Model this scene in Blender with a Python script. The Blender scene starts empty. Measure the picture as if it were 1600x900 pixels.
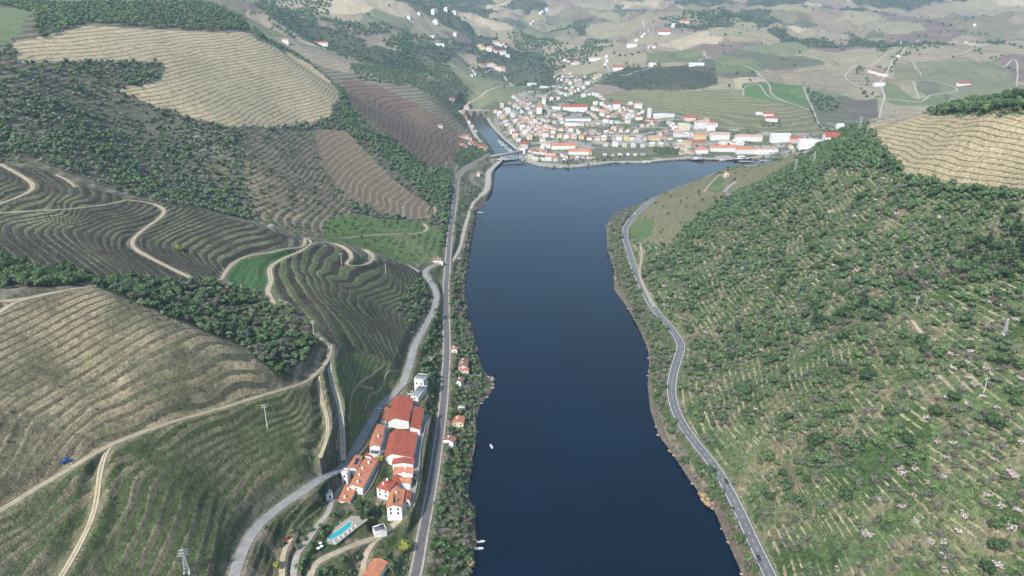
import bpy, bmesh, math, random
import numpy as np
from mathutils import Vector, Matrix, Euler
random.seed(7); rng = np.random.default_rng(11)
S = bpy.context.scene; COL = S.collection
# ------------------------------------------------------------ camera, sky, sun, exposure
CAMZ = 310.0; PITCH = math.radians(22.2); FPX = 1150.0
cam_d = bpy.data.cameras.new('camera'); cam = bpy.data.objects.new('camera', cam_d); COL.objects.link(cam)
cam.location = (0, 0, CAMZ); cam.rotation_euler = (math.radians(90) - PITCH, 0, 0)
cam_d.sensor_width = 36; cam_d.lens = 36 * FPX / 1600; cam_d.clip_start = 1; cam_d.clip_end = 40000
S.camera = cam
SUN_EL, SUN_AZ = math.radians(44), math.radians(212)      # azimuth clockwise from +Y: sun stands behind the camera's left shoulder
W = bpy.data.worlds.new("World"); S.world = W; W.use_nodes = True
wn = W.node_tree.nodes; wl = W.node_tree.links
sky = wn.new('ShaderNodeTexSky'); sky.sky_type = 'NISHITA'; sky.sun_disc = False
sky.sun_elevation = SUN_EL; sky.sun_rotation = SUN_AZ; sky.air_density = 1.4; sky.dust_density = 0.9
wl.new(sky.outputs[0], wn['Background'].inputs[0]); wn['Background'].inputs[1].default_value = 0.15
sun_d = bpy.data.lights.new('sun', 'SUN'); sun_d.energy = 3.8; sun_d.angle = math.radians(3.0); sun_d.color = (1.0, 0.965, 0.91)
sun = bpy.data.objects.new('sun', sun_d); COL.objects.link(sun)
sdir = Vector((math.sin(SUN_AZ) * math.cos(SUN_EL), math.cos(SUN_AZ) * math.cos(SUN_EL), math.sin(SUN_EL)))
sun.rotation_euler = sdir.to_track_quat('Z', 'Y').to_euler()
S.view_settings.view_transform = 'Standard'; S.view_settings.look = 'None'
S.view_settings.exposure = 0.6; S.view_settings.gamma = 1.0

# ------------------------------------------------------------ pixel (1600x900 photo) -> world
CP, SP = math.cos(PITCH), math.sin(PITCH)
def ray(px, py):
    u = (np.asarray(px, float) - 800) / FPX; v = (np.asarray(py, float) - 450) / FPX
    return u, CP - v * SP, -SP - v * CP          # x, y, z of the view ray
def atz(px, py, z):
    x, y, d = ray(px, py); t = (z - CAMZ) / d
    return x * t, y * t
def vnoise(x, y, seed=0):
    """smooth value noise in numpy, -1..1"""
    xi = np.floor(x).astype(np.int64); yi = np.floor(y).astype(np.int64); fx = x - xi; fy = y - yi
    fx = fx * fx * (3 - 2 * fx); fy = fy * fy * (3 - 2 * fy)
    def h(a, b):
        n = (a * 374761393 + b * 668265263 + seed * 982451653) & 0x7fffffff
        n = ((n ^ (n >> 13)) * 1274126177) & 0x7fffffff
        return ((n ^ (n >> 16)) & 0xffff) / 32767.5 - 1
    return (h(xi, yi) * (1 - fx) + h(xi + 1, yi) * fx) * (1 - fy) + (h(xi, yi + 1) * (1 - fx) + h(xi + 1, yi + 1) * fx) * fy
def fbm(x, y, s, o=4, seed=0):
    r = 0; a = 1
    for k in range(o):
        r = r + a * vnoise(x / s + 17.3 * k, y / s - 9.1 * k, seed + k); s *= .5; a *= .5
    return r
class RBF:
    def __init__(s, pts, vals, c=30, lam=0.0):
        s.P = np.array(pts, float); s.c = c; n = len(s.P); s.sc = 1.0
        D = np.sqrt(((s.P[:, None] - s.P[None]) ** 2).sum(-1) + c * c)
        A = np.zeros((n + 3, n + 3)); A[:n, :n] = -D + lam * -np.eye(n) * 0; A[:n, :n] += np.eye(n) * lam
        Q = np.c_[np.ones(n), s.P / 1000]; A[:n, n:] = Q; A[n:, :n] = Q.T
        s.w = np.linalg.solve(A, np.r_[vals, 0, 0, 0])
    def __call__(s, x, y):
        x = np.asarray(x, float).ravel(); y = np.asarray(y, float).ravel(); o = np.empty(len(x)); n = len(s.P)
        for i in range(0, len(x), 20000):
            a = x[i:i + 20000, None]; b = y[i:i + 20000, None]
            D = -np.sqrt((a - s.P[:, 0]) ** 2 + (b - s.P[:, 1]) ** 2 + s.c ** 2)
            o[i:i + 20000] = D @ s.w[:n] + s.w[n] + s.w[n + 1] * a[:, 0] / 1000 + s.w[n + 2] * b[:, 0] / 1000
        return o
def inpoly(x, y, poly):
    x = np.asarray(x); y = np.asarray(y); r = np.zeros(x.shape, bool); P = np.asarray(poly)
    bb = (x >= P[:, 0].min()) & (x <= P[:, 0].max()) & (y >= P[:, 1].min()) & (y <= P[:, 1].max())
    if not bb.any(): return r
    xs = x[bb]; ys = y[bb]; q = np.zeros(xs.shape, bool); j = len(P) - 1
    for i in range(len(P)):
        x0, y0 = P[i]; x1, y1 = P[j]
        if y0 != y1:
            q ^= ((y0 > ys) != (y1 > ys)) & (xs < (x1 - x0) * (ys - y0) / (y1 - y0) + x0)
        j = i
    r[bb] = q; return r
def segdist(x, y, P, closed=False):
    """distance to polyline and height along it if P has 3 columns"""
    P = np.asarray(P, float); best = np.full(x.shape, 1e9); hz = np.zeros(x.shape)
    n = len(P) if closed else len(P) - 1
    for i in range(n):
        a = P[i]; b = P[(i + 1) % len(P)]; dx, dy = b[0] - a[0], b[1] - a[1]; L = dx * dx + dy * dy + 1e-9
        t = np.clip(((x - a[0]) * dx + (y - a[1]) * dy) / L, 0, 1)
        d = np.hypot(x - a[0] - t * dx, y - a[1] - t * dy); m = d < best
        best[m] = d[m]
        if P.shape[1] > 2: hz[m] = (a[2] + t * (b[2] - a[2]))[m]
    return best, hz

# ------------------------------------------------------------ the lie of the land
WL = [(735,900),(744,850),(742,800),(731,770),(738,720),(744,690),(745,650),(752,628),(768,612),(770,600),(757,582),(745,550),(737,520),(731,500),
      (726,450),(730,420),(735,380),(741,350),(744,335),(758,318),(768,300),(770,285),(772,268),(778,257),(787,250),(773,239),(765,226),(753,212),(742,197),(737,187)]
WR = [(760,187),(767,197),(779.5,211),(792,222),(809,237),(811,248),(823,254),(843,260),(874,263),(900,262),(918,260),(957,255),(1002,255),(1042,251),
      (1080,249),(1104,250),(1147,250),(1165,250.5),(1300,246),(1700,236),(2100,228)]
WN = [(2100,266),(1700,268),(1300,262),(1165,259),(1147,262),(1130,266),(1104,275),(1083,283),(1060,292),(1033,303),(1007,315),(985,328),(960,340),(947,355),(950,393),
      (960,423),(960,453),(980,480),(997,510),(1013,547),(1015,570),(1012,600),(1016,640),(1030,680),(1055,715),(1078,750),(1100,780),(1118,800),
      (1130,830),(1148,870),(1162,900)]
def wz(L): return [tuple(float(c) for c in atz(a, b, 0.0)) for a, b in L]
w_l, w_r, w_n = wz(WL), wz(WR), wz(WN)
WATER = [(-150,-3000), (-60,0), (-38,200)] + w_l + [(-108,1960),(-96,2000),(-84,1965)] + w_r + w_n + [(115,200),(140,0),(120,-3000)]
WATER = np.array(WATER)
CPX = """650,900,15 661,832,15 672,780,15 683,715,15 693,620,15 698,543,15 697,450,15 701,400,15 707,340,15 714,285,15 723,266,14 745,252,13
703,412,15 720,383,12 737,320,11 760,295,10 764,270,10 777,258,10
365,900,46 378,860,45 400,822,43 440,790,42 480,763,41 520,735,39 555,700,37 580,660,35 605,620,33 630,595,31 642,570,29 650,540,27 665,510,24 677,485,22 682,460,20 672,440,19 666,424,18 690,413,16
0,900,92 100,900,80 200,900,68 300,900,55 0,800,104 0,700,120 0,600,136 0,520,150 0,472,156 140,450,152 250,490,137 380,545,110 440,602,93 510,545,86
200,800,87 300,800,73 200,700,102 300,660,100 400,720,67 400,640,89 515,590,80 530,660,60 540,720,42 480,650,74 100,600,124 200,560,128 300,600,112
100,425,136 200,440,128 300,470,112 420,535,88 450,588,84
0,380,152 0,320,165 0,262,182 100,285,166 200,310,150 200,380,133 300,430,117 300,340,131 400,360,113 350,430,107 450,372,100 430,410,98 90,360,152
0,200,198 0,100,240 0,30,275 0,3,290 200,290,152 200,200,168 200,140,202 200,60,248 200,20,275 350,330,100 350,250,132 350,190,160 350,120,194 350,60,236 350,15,272
480,340,76 480,250,102 480,190,126 480,110,172 530,150,138 600,230,78 560,190,110 560,330,60 640,330,36 650,285,46 685,325,20 690,380,18 440,85,205
580,403,64 530,410,80 480,376,90 600,440,52 650,430,30 500,450,93 450,470,94 490,515,93 560,540,64 600,500,55 640,500,35 620,560,38
640,700,19 600,650,27 625,625,25 600,800,20 570,760,27 560,830,26 500,850,33 600,880,18 450,880,38 500,800,36 660,640,18 650,730,18 530,780,33
720,650,7 720,750,6 715,850,7 725,550,7 712,450,10 735,400,5 750,290,8 712,600,10
720,232,18 700,225,30 640,180,66 570,135,112 600,110,135 680,150,90 715,185,40 560,90,142 450,20,232 500,68,172 600,30,218 700,80,132 700,30,200 760,80,100 760,130,22
800,20,204 850,40,150 850,90,92 900,60,122 950,100,76 900,110,50 860,130,28 1000,70,128 1040,22,212 1040,125,82 1040,97,104 1100,92,106 960,130,58 1000,160,38 1100,160,44 1200,150,60 1200,200,26
1280,210,16 1250,100,100 1150,60,150 1150,20,210 1300,60,150 1300,20,205 1300,130,70 1350,160,45 1350,110,92 1450,130,76 1450,80,132 1450,20,205 1550,130,80 1550,80,135 1550,20,208
800,205,9 850,225,7 900,235,6 1000,235,6 1100,238,6 1200,233,7 1280,232,9 850,185,22 900,195,18 950,200,15 1050,195,18 1000,212,11 1120,215,12 800,175,26 790,155,36 820,140,44 870,150,34 930,170,30 1060,175,24
1200,900,12 1180,860,12 1150,790,12 1120,735,12 1085,690,12 1060,655,12 1050,620,12 1050,590,12 1058,560,12 1065,538,12 1050,515,12 1020,480,12 1000,440,12 985,400,12 975,365,12 985,345,12 1003,325,12 1020,312,12
1600,850,76 1600,740,92 1600,600,112 1600,400,152 1600,300,182 1600,183,214 1600,150,228 1500,180,200 1500,290,162 1360,210,158 1400,270,148 1430,182,172
1150,270,24 1250,243,58 1310,215,95 1370,190,132 1200,500,54 1400,450,112 1300,600,74 1250,400,90 1200,330,80 1300,280,118 1100,340,46 1100,440,34 1150,610,34 1200,700,36 1300,800,42 1400,900,50 1300,500,80 1400,650,84 1450,780,70 1250,850,24
1130,520,30 1300,470,88 1450,410,122 1080,300,22 1150,300,42 1400,360,122 1500,500,116 1500,620,96 1120,400,44"""
HP = []; HV = []
for t in CPX.split():
    a, b, c = map(float, t.split(',')); x, y = atz(a, b, c); HP.append((float(x), float(y))); HV.append(c)
for x, y, z in [(600,1270,15),(900,1270,30),(1200,1250,60),(800,1000,110),(640,800,205),(520,560,228),(500,300,165),(400,100,140),(300,-150,110),(150,150,22),(190,0,40),
        (200,-400,60),(1200,800,260),(2200,1500,260),(1400,1700,90),(900,1600,20),
        (-95,150,25),(-90,0,25),(-180,150,90),(-330,250,165),(-400,320,178),(-500,0,150),(-300,-100,100),(-170,-400,50),(-560,420,200),(-620,620,212),(-900,600,245),(-1000,1100,320),(-900,1700,320),
        (-700,2000,290),(-600,2800,330),(-1500,2500,400),(-1600,800,280),(-1400,-800,190),(1400,-800,300),(-900,-1500,150),(900,-1500,250),
        (0,6200,430),(900,6200,440),(-900,6200,450),(1800,5400,420),(2700,5500,460),(-2500,5500,470),(4300,4500,460),(5200,3000,420),(-4800,3000,430),(-5000,0,260),(5000,0,350),(0,-5000,350),
        (2500,3600,230),(3200,2600,260),(-1800,4000,420),(0,4800,300),(1200,4600,280),(-800,4500,330),(500,5200,350),(0,9000,420),(5000,8000,420),(-5000,8000,450),(8500,2000,400),(-8500,2000,400),
        (-420,1600,130)]:
    HP.append((x, y)); HV.append(z)
for L in (w_l[1::2], w_r[1::2], w_n[1::2]):
    for x, y in L: HP.append((x, y)); HV.append(2.0)
HF = RBF(HP, np.array(HV), c=40, lam=4.0)

QL = 1.0
az = np.radians(np.unique(np.concatenate([np.linspace(-180,-56,60), np.linspace(-56,-44,90), np.linspace(-44,44,int(1250*QL)), np.linspace(44,56,90), np.linspace(56,180,60)])))
rr = np.concatenate([np.geomspace(8,215,26)[:-1], np.geomspace(215,900,int(560*QL))[:-1], np.geomspace(900,2700,int(400*QL))[:-1], np.geomspace(2700,6500,int(170*QL))[:-1], np.geomspace(6500,14000,30)])
NA, NR = len(az), len(rr)
AA, RR = np.meshgrid(az, rr); GX = RR * np.sin(AA); GY = RR * np.cos(AA)
# evaluate the smooth surface on a coarser grid, then interpolate
def grid_eval(F, step=4):
    ia = np.unique(np.r_[np.arange(0, NA, step), NA - 1]); ir = np.unique(np.r_[np.arange(0, NR, step), NR - 1])
    sub = F(GX[np.ix_(ir, ia)], GY[np.ix_(ir, ia)]).reshape(len(ir), len(ia))
    t = np.array([np.interp(np.arange(NA), ia, row) for row in sub])
    k = np.searchsorted(ir, np.arange(NR), side='right') - 1; k = np.clip(k, 0, len(ir) - 2)
    f = ((np.arange(NR) - ir[k]) / (ir[k + 1] - ir[k]))[:, None]
    return t[k] * (1 - f) + t[k + 1] * f
H0 = grid_eval(HF)
def sd_water(x, y):
    d, _ = segdist(x, y, WATER, True); return np.where(inpoly(x, y, WATER), -d, d)
def f_sdw(x, y): return sd_water(x.ravel(), y.ravel())
SDW = grid_eval(lambda x, y: f_sdw(x, y), 2)
far = np.clip((RR - 1500) / 2500, 0, 1)
rough = np.clip((SDW - 15) / 60, 0, 1)
H0 = H0 + rough * (fbm(GX, GY, 90, 4, 3) * (1.2 + 16 * far) + far * 34 * fbm(GX, GY, 420, 5, 9) + 0.5 * fbm(GX, GY, 14, 2, 5) * np.clip(1 - RR / 1800, 0, 1))
# far gullies
H0 = H0 - far * 30 * np.clip(1 - np.abs(fbm(GX, GY, 300, 3, 21)) * 3, 0, 1) * rough
quay = 1.0 * ((GX > -30) & (GY > 1330) & (GY < 2100))
bank = np.clip((SDW) * np.where(quay > 0, 3.0, 0.75), -5, 400)
top = np.where(quay > 0, np.maximum(0.4 + bank, 0), 0.3 + bank)
H0 = np.where(SDW > 0, np.minimum(np.maximum(H0, np.minimum(0.25 * SDW + .3, 4.0)), np.where(SDW < 40, top, 1e9)), np.maximum(-5, SDW * 0.8))
H0 = H0 - 0.0
def pad(pts, z, blend=3.5):
    P = [tuple(float(c) for c in atz(a, b, z)) for a, b in pts]; Q = np.array(P); m = 12
    a = np.arctan2(Q[:, 0], Q[:, 1]); r = np.hypot(Q[:, 0], Q[:, 1]); i0, i1 = np.searchsorted(rr, [r.min() - m, r.max() + m]); j0, j1 = np.searchsorted(az, [a.min() - m / r.min(), a.max() + m / r.min()])
    sl = (slice(i0, i1), slice(j0, j1)); d, _ = segdist(GX[sl], GY[sl], Q, True); d = np.where(inpoly(GX[sl], GY[sl], P), 0, d); f = np.clip(1 - d / blend, 0, 1); f = f * f * (3 - 2 * f)
    H0[sl] = H0[sl] * (1 - f) + z * f
for pts, z in (([(598,640),(622,612),(664,636),(662,700),(650,800),(598,800),(588,770),(606,735),(600,700)], 23.9), ([(583,655),(601,658),(592,715),(566,770),(524,795),(520,775),(540,735),(566,702)], 27.9), ([(645,578),(680,580),(662,640),(640,628)], 23.6),
               ([(497,858),(540,810),(572,808),(560,832),(520,858)], 29.5), ([(575,820),(600,812),(612,830),(590,845)], 21.2), ([(560,905),(574,872),(590,866),(606,876),(590,910)], 19.8)):
    pad(pts, z)
def sample(arr, x, y):
    x = np.asarray(x, float); y = np.asarray(y, float)
    fa = np.interp(np.arctan2(x, y), az, np.arange(NA)); fr = np.interp(np.hypot(x, y), rr, np.arange(NR))
    ia = np.clip(fa.astype(int), 0, NA - 2); ir = np.clip(fr.astype(int), 0, NR - 2); fa = fa - ia; fr = fr - ir
    return (arr[ir, ia] * (1 - fa) + arr[ir, ia + 1] * fa) * (1 - fr) + (arr[ir + 1, ia] * (1 - fa) + arr[ir + 1, ia + 1] * fa) * fr
TMARCH = np.geomspace(150, 9000, 2600)
HS = [H0]
def G(px, py, level=None):
    """first point of the ground (or the water surface) under a picture position"""
    out = []
    px = np.atleast_1d(px); py = np.atleast_1d(py)
    for a, b in zip(px, py):
        dx, dy, dz = ray(a, b); h = math.hypot(dx, dy); t = TMARCH / h
        X = dx * t; Y = dy * t; Z = CAMZ + dz * t; D = Z - np.maximum(sample(HS[0], X, Y), 0)
        k = np.argmax(D < 0)
        if D[k] >= 0: k = len(t) - 1
        f = D[k - 1] / (D[k - 1] - D[k]) if k > 0 and D[k - 1] > D[k] else 1
        tt = t[k - 1] + f * (t[k] - t[k - 1]); out.append((float(dx * tt), float(dy * tt), float(CAMZ + dz * tt)))
    return out
def G1(px, py): return Vector(G(px, py)[0])
def hz(x, y): return float(sample(HS[0], x, y))
def proj(x, y, z):
    d = np.asarray(y) * CP - (z - CAMZ) * SP; v = -(np.asarray(y) * SP + (z - CAMZ) * CP)
    return 800 + FPX * np.asarray(x) / d, 450 + FPX * v / d
# ------------------------------------------------------------ roads are benched into the slopes
def catmull(P, step=4.0):
    P = [np.array(p, float) for p in P]; P = [2 * P[0] - P[1]] + P + [2 * P[-1] - P[-2]]; out = []
    for i in range(1, len(P) - 2):
        a, b, c, d = P[i - 1:i + 3]; n = max(1, int(np.hypot(*(c - b)[:2]) / step))
        for k in range(n):
            t = k / n; out.append(.5 * (2 * b + (c - a) * t + (2 * a - 5 * b + 4 * c - d) * t * t + (3 * b - a - 3 * c + d) * t ** 3))
    out.append(P[-2]); return np.array(out)
def smooth1(v, n):
    for _ in range(n): v = np.r_[v[0], (v[:-2] + 2 * v[1:-1] + v[2:]) / 4, v[-1]]
    return v
ROADS = [  # name, look, width, picture positions, smoothing, label
 ('road','asphalt',8.0,[(1232,960),(1200,895),(1180,855),(1150,790),(1120,733),(1085,690),(1062,655),(1050,620),(1051,590),(1059,560),(1064,538),(1050,515),(1022,482),(1000,440),(985,400),(976,365),(984,346),(1003,326),(1024,310)],60),
 ('road','grey',5.8,[(345,960),(365,900),(378,860),(402,822),(440,790),(480,763),(520,735),(555,700),(583,660),(605,622),(628,598),(641,570),(648,540),(664,510),(677,485),(682,460),(672,440),(664,426),(672,417),(688,411),(703,410)],40),
 ('railway','ballast',7.5,[(628,960),(649,898),(661,832),(670,787),(680,728),(687,685),(692,640),(695,600),(698,543),(697,450),(700,407),(703,367),(710,317),(715,280),(723,266),(736,256),(762,246)],60),
 ('lane','pale',5.5,[(703,410),(712,400),(720,383),(727,353),(737,322),(750,306)],20),
 ('quay_road','pale',9.0,[(750,306),(760,297),(763,282),(763,270),(770,262),(779,256),(786,248)],20),
 ('track','sand',3.6,[(-60,830),(0,798),(60,760),(105,735),(140,712),(172,695),(230,672),(300,650),(370,630),(430,612),(470,600),(495,583),(513,560),(516,540)],8),
 ('track','sand',3.4,[(172,695),(160,715),(153,760),(148,800),(125,850),(95,902),(70,940)],8),
 ('track','pale',4.0,[(516,540),(514,570),(520,600),(530,630),(535,670),(533,700),(537,720)],8),
 ('track','sand',3.0,[(497,588),(502,625),(512,650),(513,680),(500,715)],8),
 ('track','sand',4.5,[(430,478),(418,455),(424,440),(422,418),(440,405),(470,392),(487,380),(510,378),(530,383),(545,392),(549,403),(541,412),(560,415),(580,408),(582,398),(570,390)],6),
 ('track','sand',3.5,[(487,380),(478,372),(474,385),(450,388),(420,395),(385,400),(360,415),(345,437)],6),
 ('track','sand',3.0,[(516,540),(500,528),(487,518)],4),
 ('track','sand',3.5,[(200,312),(240,318),(257,327),(250,340),(225,358),(207,375),(210,388),(240,405),(270,420),(297,433)],6),
 ('track','sand',3.0,[(200,312),(150,322),(80,328),(20,331),(-30,335)],8),
 ('track','sand',3.5,[(0,256),(30,272),(52,288),(45,300),(0,318),(-30,326)],6),
 ('track','sand',2.2,[(88,273),(105,280),(118,292)],4),
 ('track','sand',4.0,[(-30,498),(0,490),(20,472),(60,462),(110,452),(140,448)],6),
 ('track','sand',4.0,[(-30,470),(20,470),(40,466)],6),
 ('track','sand',3.5,[(510,372),(560,369),(610,366),(655,364),(668,357),(663,350)],6),
 ('track','pale',3.0,[(616,410),(635,413),(655,424)],4),
 ('track','sand',3.0,[(655,340),(672,338),(681,330),(678,320)],4),
 ('lane','pale',4.5,[(540,745),(520,783),(515,800),(500,815),(480,845),(462,870),(458,910)],6),
 ('lane','sand',5.0,[(485,900),(490,880),(515,868),(545,855),(575,843),(597,836),(618,820),(632,800),(640,780)],6),
 ('lane','sand',4.0,[(597,836),(580,850),(570,870),(563,910)],5),
 ('lane','grey',6.0,[(638,790),(645,770),(650,740),(655,700),(662,670),(667,648)],8),
 ('lane','sand',4.0,[(455,840),(445,855),(440,880),(442,910)],5),
 ('lane','grey',5.0,[(606,660),(600,690),(592,715),(580,745),(568,770)],8),
 ('lane','grey',6.5,[(1132,300),(1140,290),(1150,284)],4),
 ('track','sand',3.5,[(1100,300),(1115,282),(1125,272),(1133,278),(1142,272)],4),
 ('track','sand',3.5,[(1290,272),(1330,274),(1370,277),(1402,278),(1418,277)],6),
 ('track','sand',4.0,[(1352,214),(1356,204),(1370,195),(1385,191)],4),
 ('track','sand',3.0,[(1022,480),(1000,430),(1003,400),(1000,380)],4),
 ('track','sand',3.0,[(1425,500),(1440,520),(1460,545)],5),
 # the town and the country behind it
 ('street','pale',8.0,[(786,247),(800,262.0)],1),
 ('street','pale',8.0,[(815,249),(835,253),(858,257.5),(890,258.5),(925,255.5),(957,252.5),(1003,252),(1042,248.5),(1080,246.5),(1104,247.5),(1150,248),(1200,244)],6),
 ('street','pale',7.0,[(762,184),(770,197),(784,212),(797,224),(808,233)],6),
 ('street','pale',9.0,[(860,215),(900,214),(950,212),(1000,210),(1030,205),(1070,200),(1100,196)],10),
 ('street','pale',8.0,[(830,196),(850,188),(858,175),(850,160),(852,150),(862,143)],6),
 ('street','pale',8.0,[(862,143),(880,135),(905,128),(930,122),(952,118),(950,105),(944,88)],6),
 ('street','grey',7.0,[(952,118),(975,118),(990,112),(1015,106),(1060,101),(1085,98),(1105,90),(1100,80)],8),
 ('street','pale',7.0,[(1003,30),(1012,45),(1020,52),(1050,52)],8),
 ('railway','grey',8.0,[(850,212),(900,222),(950,225),(1000,224),(1060,222),(1120,222)],10),
 ('street','pale',7.0,[(800,134),(780,135),(765,140),(752,148),(735,158),(727,168),(724,175),(732,192),(742,210),(752,225)],8),
 ('street','pale',6.0,[(670,95),(700,100),(730,108),(760,112),(790,122),(800,134)],8),
 ('track','pale',7.0,[(1385,113),(1375,130),(1382,150),(1378,165),(1374,185)],6),
 ('track','pale',6.0,[(1374,153),(1345,135),(1322,122),(1325,112),(1340,100),(1360,95)],6),
 ('track','pale',6.0,[(1378,153),(1420,158),(1440,158),(1455,148),(1495,142),(1480,132),(1450,127)],6),
 ('track','pale',6.0,[(1385,113),(1395,95),(1410,82),(1435,62)],6),
 ('track','pale',6.0,[(1352,105),(1375,92),(1395,80),(1408,66),(1395,58)],6),
 ('track','pale',5.0,[(1440,95),(1480,90),(1520,75),(1560,62),(1600,58)],6),
 ('track','pale',5.0,[(1310,15),(1325,28),(1350,32),(1385,45)],6),
 ('track','pale',5.0,[(1420,125),(1436,155)],6),
 ('track','pale',5.0,[(1425,95),(1440,118)],6),
 ('track','pale',5.0,[(1100,80),(1130,100),(1170,105),(1200,130),(1210,150),(1265,172)],6),
 ('track','pale',4.0,[(1160,150),(1165,135),(1185,132),(1200,150),(1230,160)],6),
 ('track','pale',4.0,[(1255,135),(1272,175),(1290,205)],6),
 ('track','pale',5.0,[(1620,150),(1590,120),(1565,103)],6),
]
ROADS = [(n, l, w * (.72 if n in ('track', 'lane') else 1), p, s) for n, l, w, p, s in ROADS]
RP = []
for name, look, w, pts, sm in ROADS:
    P = np.array(G([p[0] for p in pts], [p[1] for p in pts])); P = catmull(P, 3.0 if P[0][1] < 900 else 6.0)
    P[:, 2] = np.maximum(sample(H0, P[:, 0], P[:, 1]), 0.6)
    if look == 'ballast': P[:, 2] = np.clip(P[:, 2], 11.5, 16)
    if look == 'asphalt': P[:, 2] = np.clip(P[:, 2], 9, 13)
    if name == 'quay_road': P[:, 2] = np.clip(P[:, 2], 3.5, 11)
    for c in range(3): P[:, c] = smooth1(P[:, c], sm if c == 2 else 4)
    RP.append(P)
H1 = H0.copy()
bestd = np.full(H1.shape, 1e9)
for (name, look, w, pts, sm), P in zip(ROADS, RP):
    for i in range(0, len(P) - 1, 12):
        Q = P[i:i + 13]; m = w / 2 + 9
        a = np.arctan2(Q[:, 0], Q[:, 1]); r = np.hypot(Q[:, 0], Q[:, 1])
        i0, i1 = np.searchsorted(rr, [r.min() - m, r.max() + m]); j0, j1 = np.searchsorted(az, [a.min() - m / r.min(), a.max() + m / r.min()])
        if i1 <= i0 or j1 <= j0: continue
        sl = (slice(i0, i1), slice(j0, j1)); d, hzz = segdist(GX[sl], GY[sl], Q)
        core = w / 2 + 1.2; f = np.clip((core + 6 - d) / 6, 0, 1); f = f * f * (3 - 2 * f)
        upd = (d - w / 2 < bestd[sl]) & (f > 0) & (SDW[sl] > -1.0)
        H1[sl] = np.where(upd, H0[sl] * (1 - f) + (hzz - 0.25) * f, H1[sl]); bestd[sl] = np.minimum(bestd[sl], np.where(upd, d - w / 2, 1e9))
ROADCLR = bestd       # metres beyond the road's edge
HS[0] = H1

# ------------------------------------------------------------ land cover
def zpoly(pts, sub=22):
    q = []
    for i in range(len(pts)):
        a = pts[i]; b = pts[(i + 1) % len(pts)]; n = max(1, int(math.hypot(b[0] - a[0], b[1] - a[1]) / sub))
        for k in range(n): q.append((a[0] + (b[0] - a[0]) * k / n, a[1] + (b[1] - a[1]) * k / n))
    return [(p[0], p[1]) for p in G([t[0] for t in q], [t[1] for t in q])]
def phase_field(lines):
    P = []; V = []
    for v, L in lines:
        for i in range(len(L) - 1):
            for k in (0, .5): P.append((L[i][0] * (1 - k) + L[i + 1][0] * k, L[i][1] * (1 - k) + L[i + 1][1] * k)); V.append(v)
        P.append(L[-1]); V.append(v)
    W3 = G([p[0] for p in P], [p[1] for p in P])
    return RBF([(p[0], p[1]) for p in W3], np.array(V), c=12, lam=0.4)
PF = {
 'E': phase_field([(-1,[(445,428),(462,460),(495,500),(520,545)]),(0,[(463,410),(480,450),(510,490),(540,540)]),(3,[(533,390),(500,432),(517,467),(567,513),(593,555)]),(6.5,[(600,447),(557,463),(560,483),(600,517),(613,550)]),(11,[(640,467),(607,483),(613,503),(632,533)]),(15,[(665,475),(648,498),(650,520)]),(4.5,[(590,415),(560,430),(533,455)])]),
 'D': phase_field([(0,[(183,330),(93,353),(90,367),(133,400),(173,430)]),(-5,[(100,335),(13,350),(10,365),(60,410)]),(3,[(245,320),(140,365),(140,378),(200,425)]),(7,[(250,345),(190,378),(190,390),(240,435)]),(11,[(333,333),(267,360),(233,377),(240,390),(300,430)]),(16,[(400,345),(320,378),(300,395),(320,415),(345,437)]),(19,[(440,375),(375,392),(345,410)]),
                   (-11,[(0,317),(53,290),(33,270),(20,262)]),(-14,[(0,290),(22,280),(15,268)]),(-8,[(0,335),(75,312)]),(-3.5,[(150,318),(118,322)])]),
 'C': phase_field([(-9,[(0,545),(150,470)]),(-4.5,[(0,610),(140,530),(200,500)]),(0,[(300,520),(233,550),(58,663),(39,706),(0,768)]),(2,[(350,548),(150,640),(90,700),(30,790)]),(4.2,[(420,600),(218,667),(135,694),(60,780)]),
                   (6,[(200,700),(130,760),(60,820),(0,865)]),(8,[(190,740),(150,810),(90,900)]),(8.5,[(440,625),(300,686),(218,737),(195,799),(148,861),(120,900)]),(14.5,[(500,660),(400,721),(350,780),(334,846),(320,900)]),(17,[(515,720),(440,775),(370,850)]),(11.5,[(470,645),(350,706),(290,760),(262,830),(230,900)])]),
 'R': phase_field([(0,[(1433,183),(1600,193)]),(3.5,[(1387,197),(1500,210),(1600,227)]),(7.5,[(1367,217),(1480,240),(1600,263)]),(11.5,[(1410,265),(1500,284),(1600,295)])]),
}
TAN=(.47,.385,.24); TAN2=(.20,.165,.095); BROWN=(.21,.155,.105); BROWN2=(.13,.10,.07); VINE=(.058,.052,.042); RISER=(.20,.20,.115); SCRUB=(.12,.115,.08); SOIL=(.32,.27,.205)
GRASS=(.075,.115,.035); EARTH=(.26,.195,.125); DARK=(.07,.072,.055)
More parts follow.
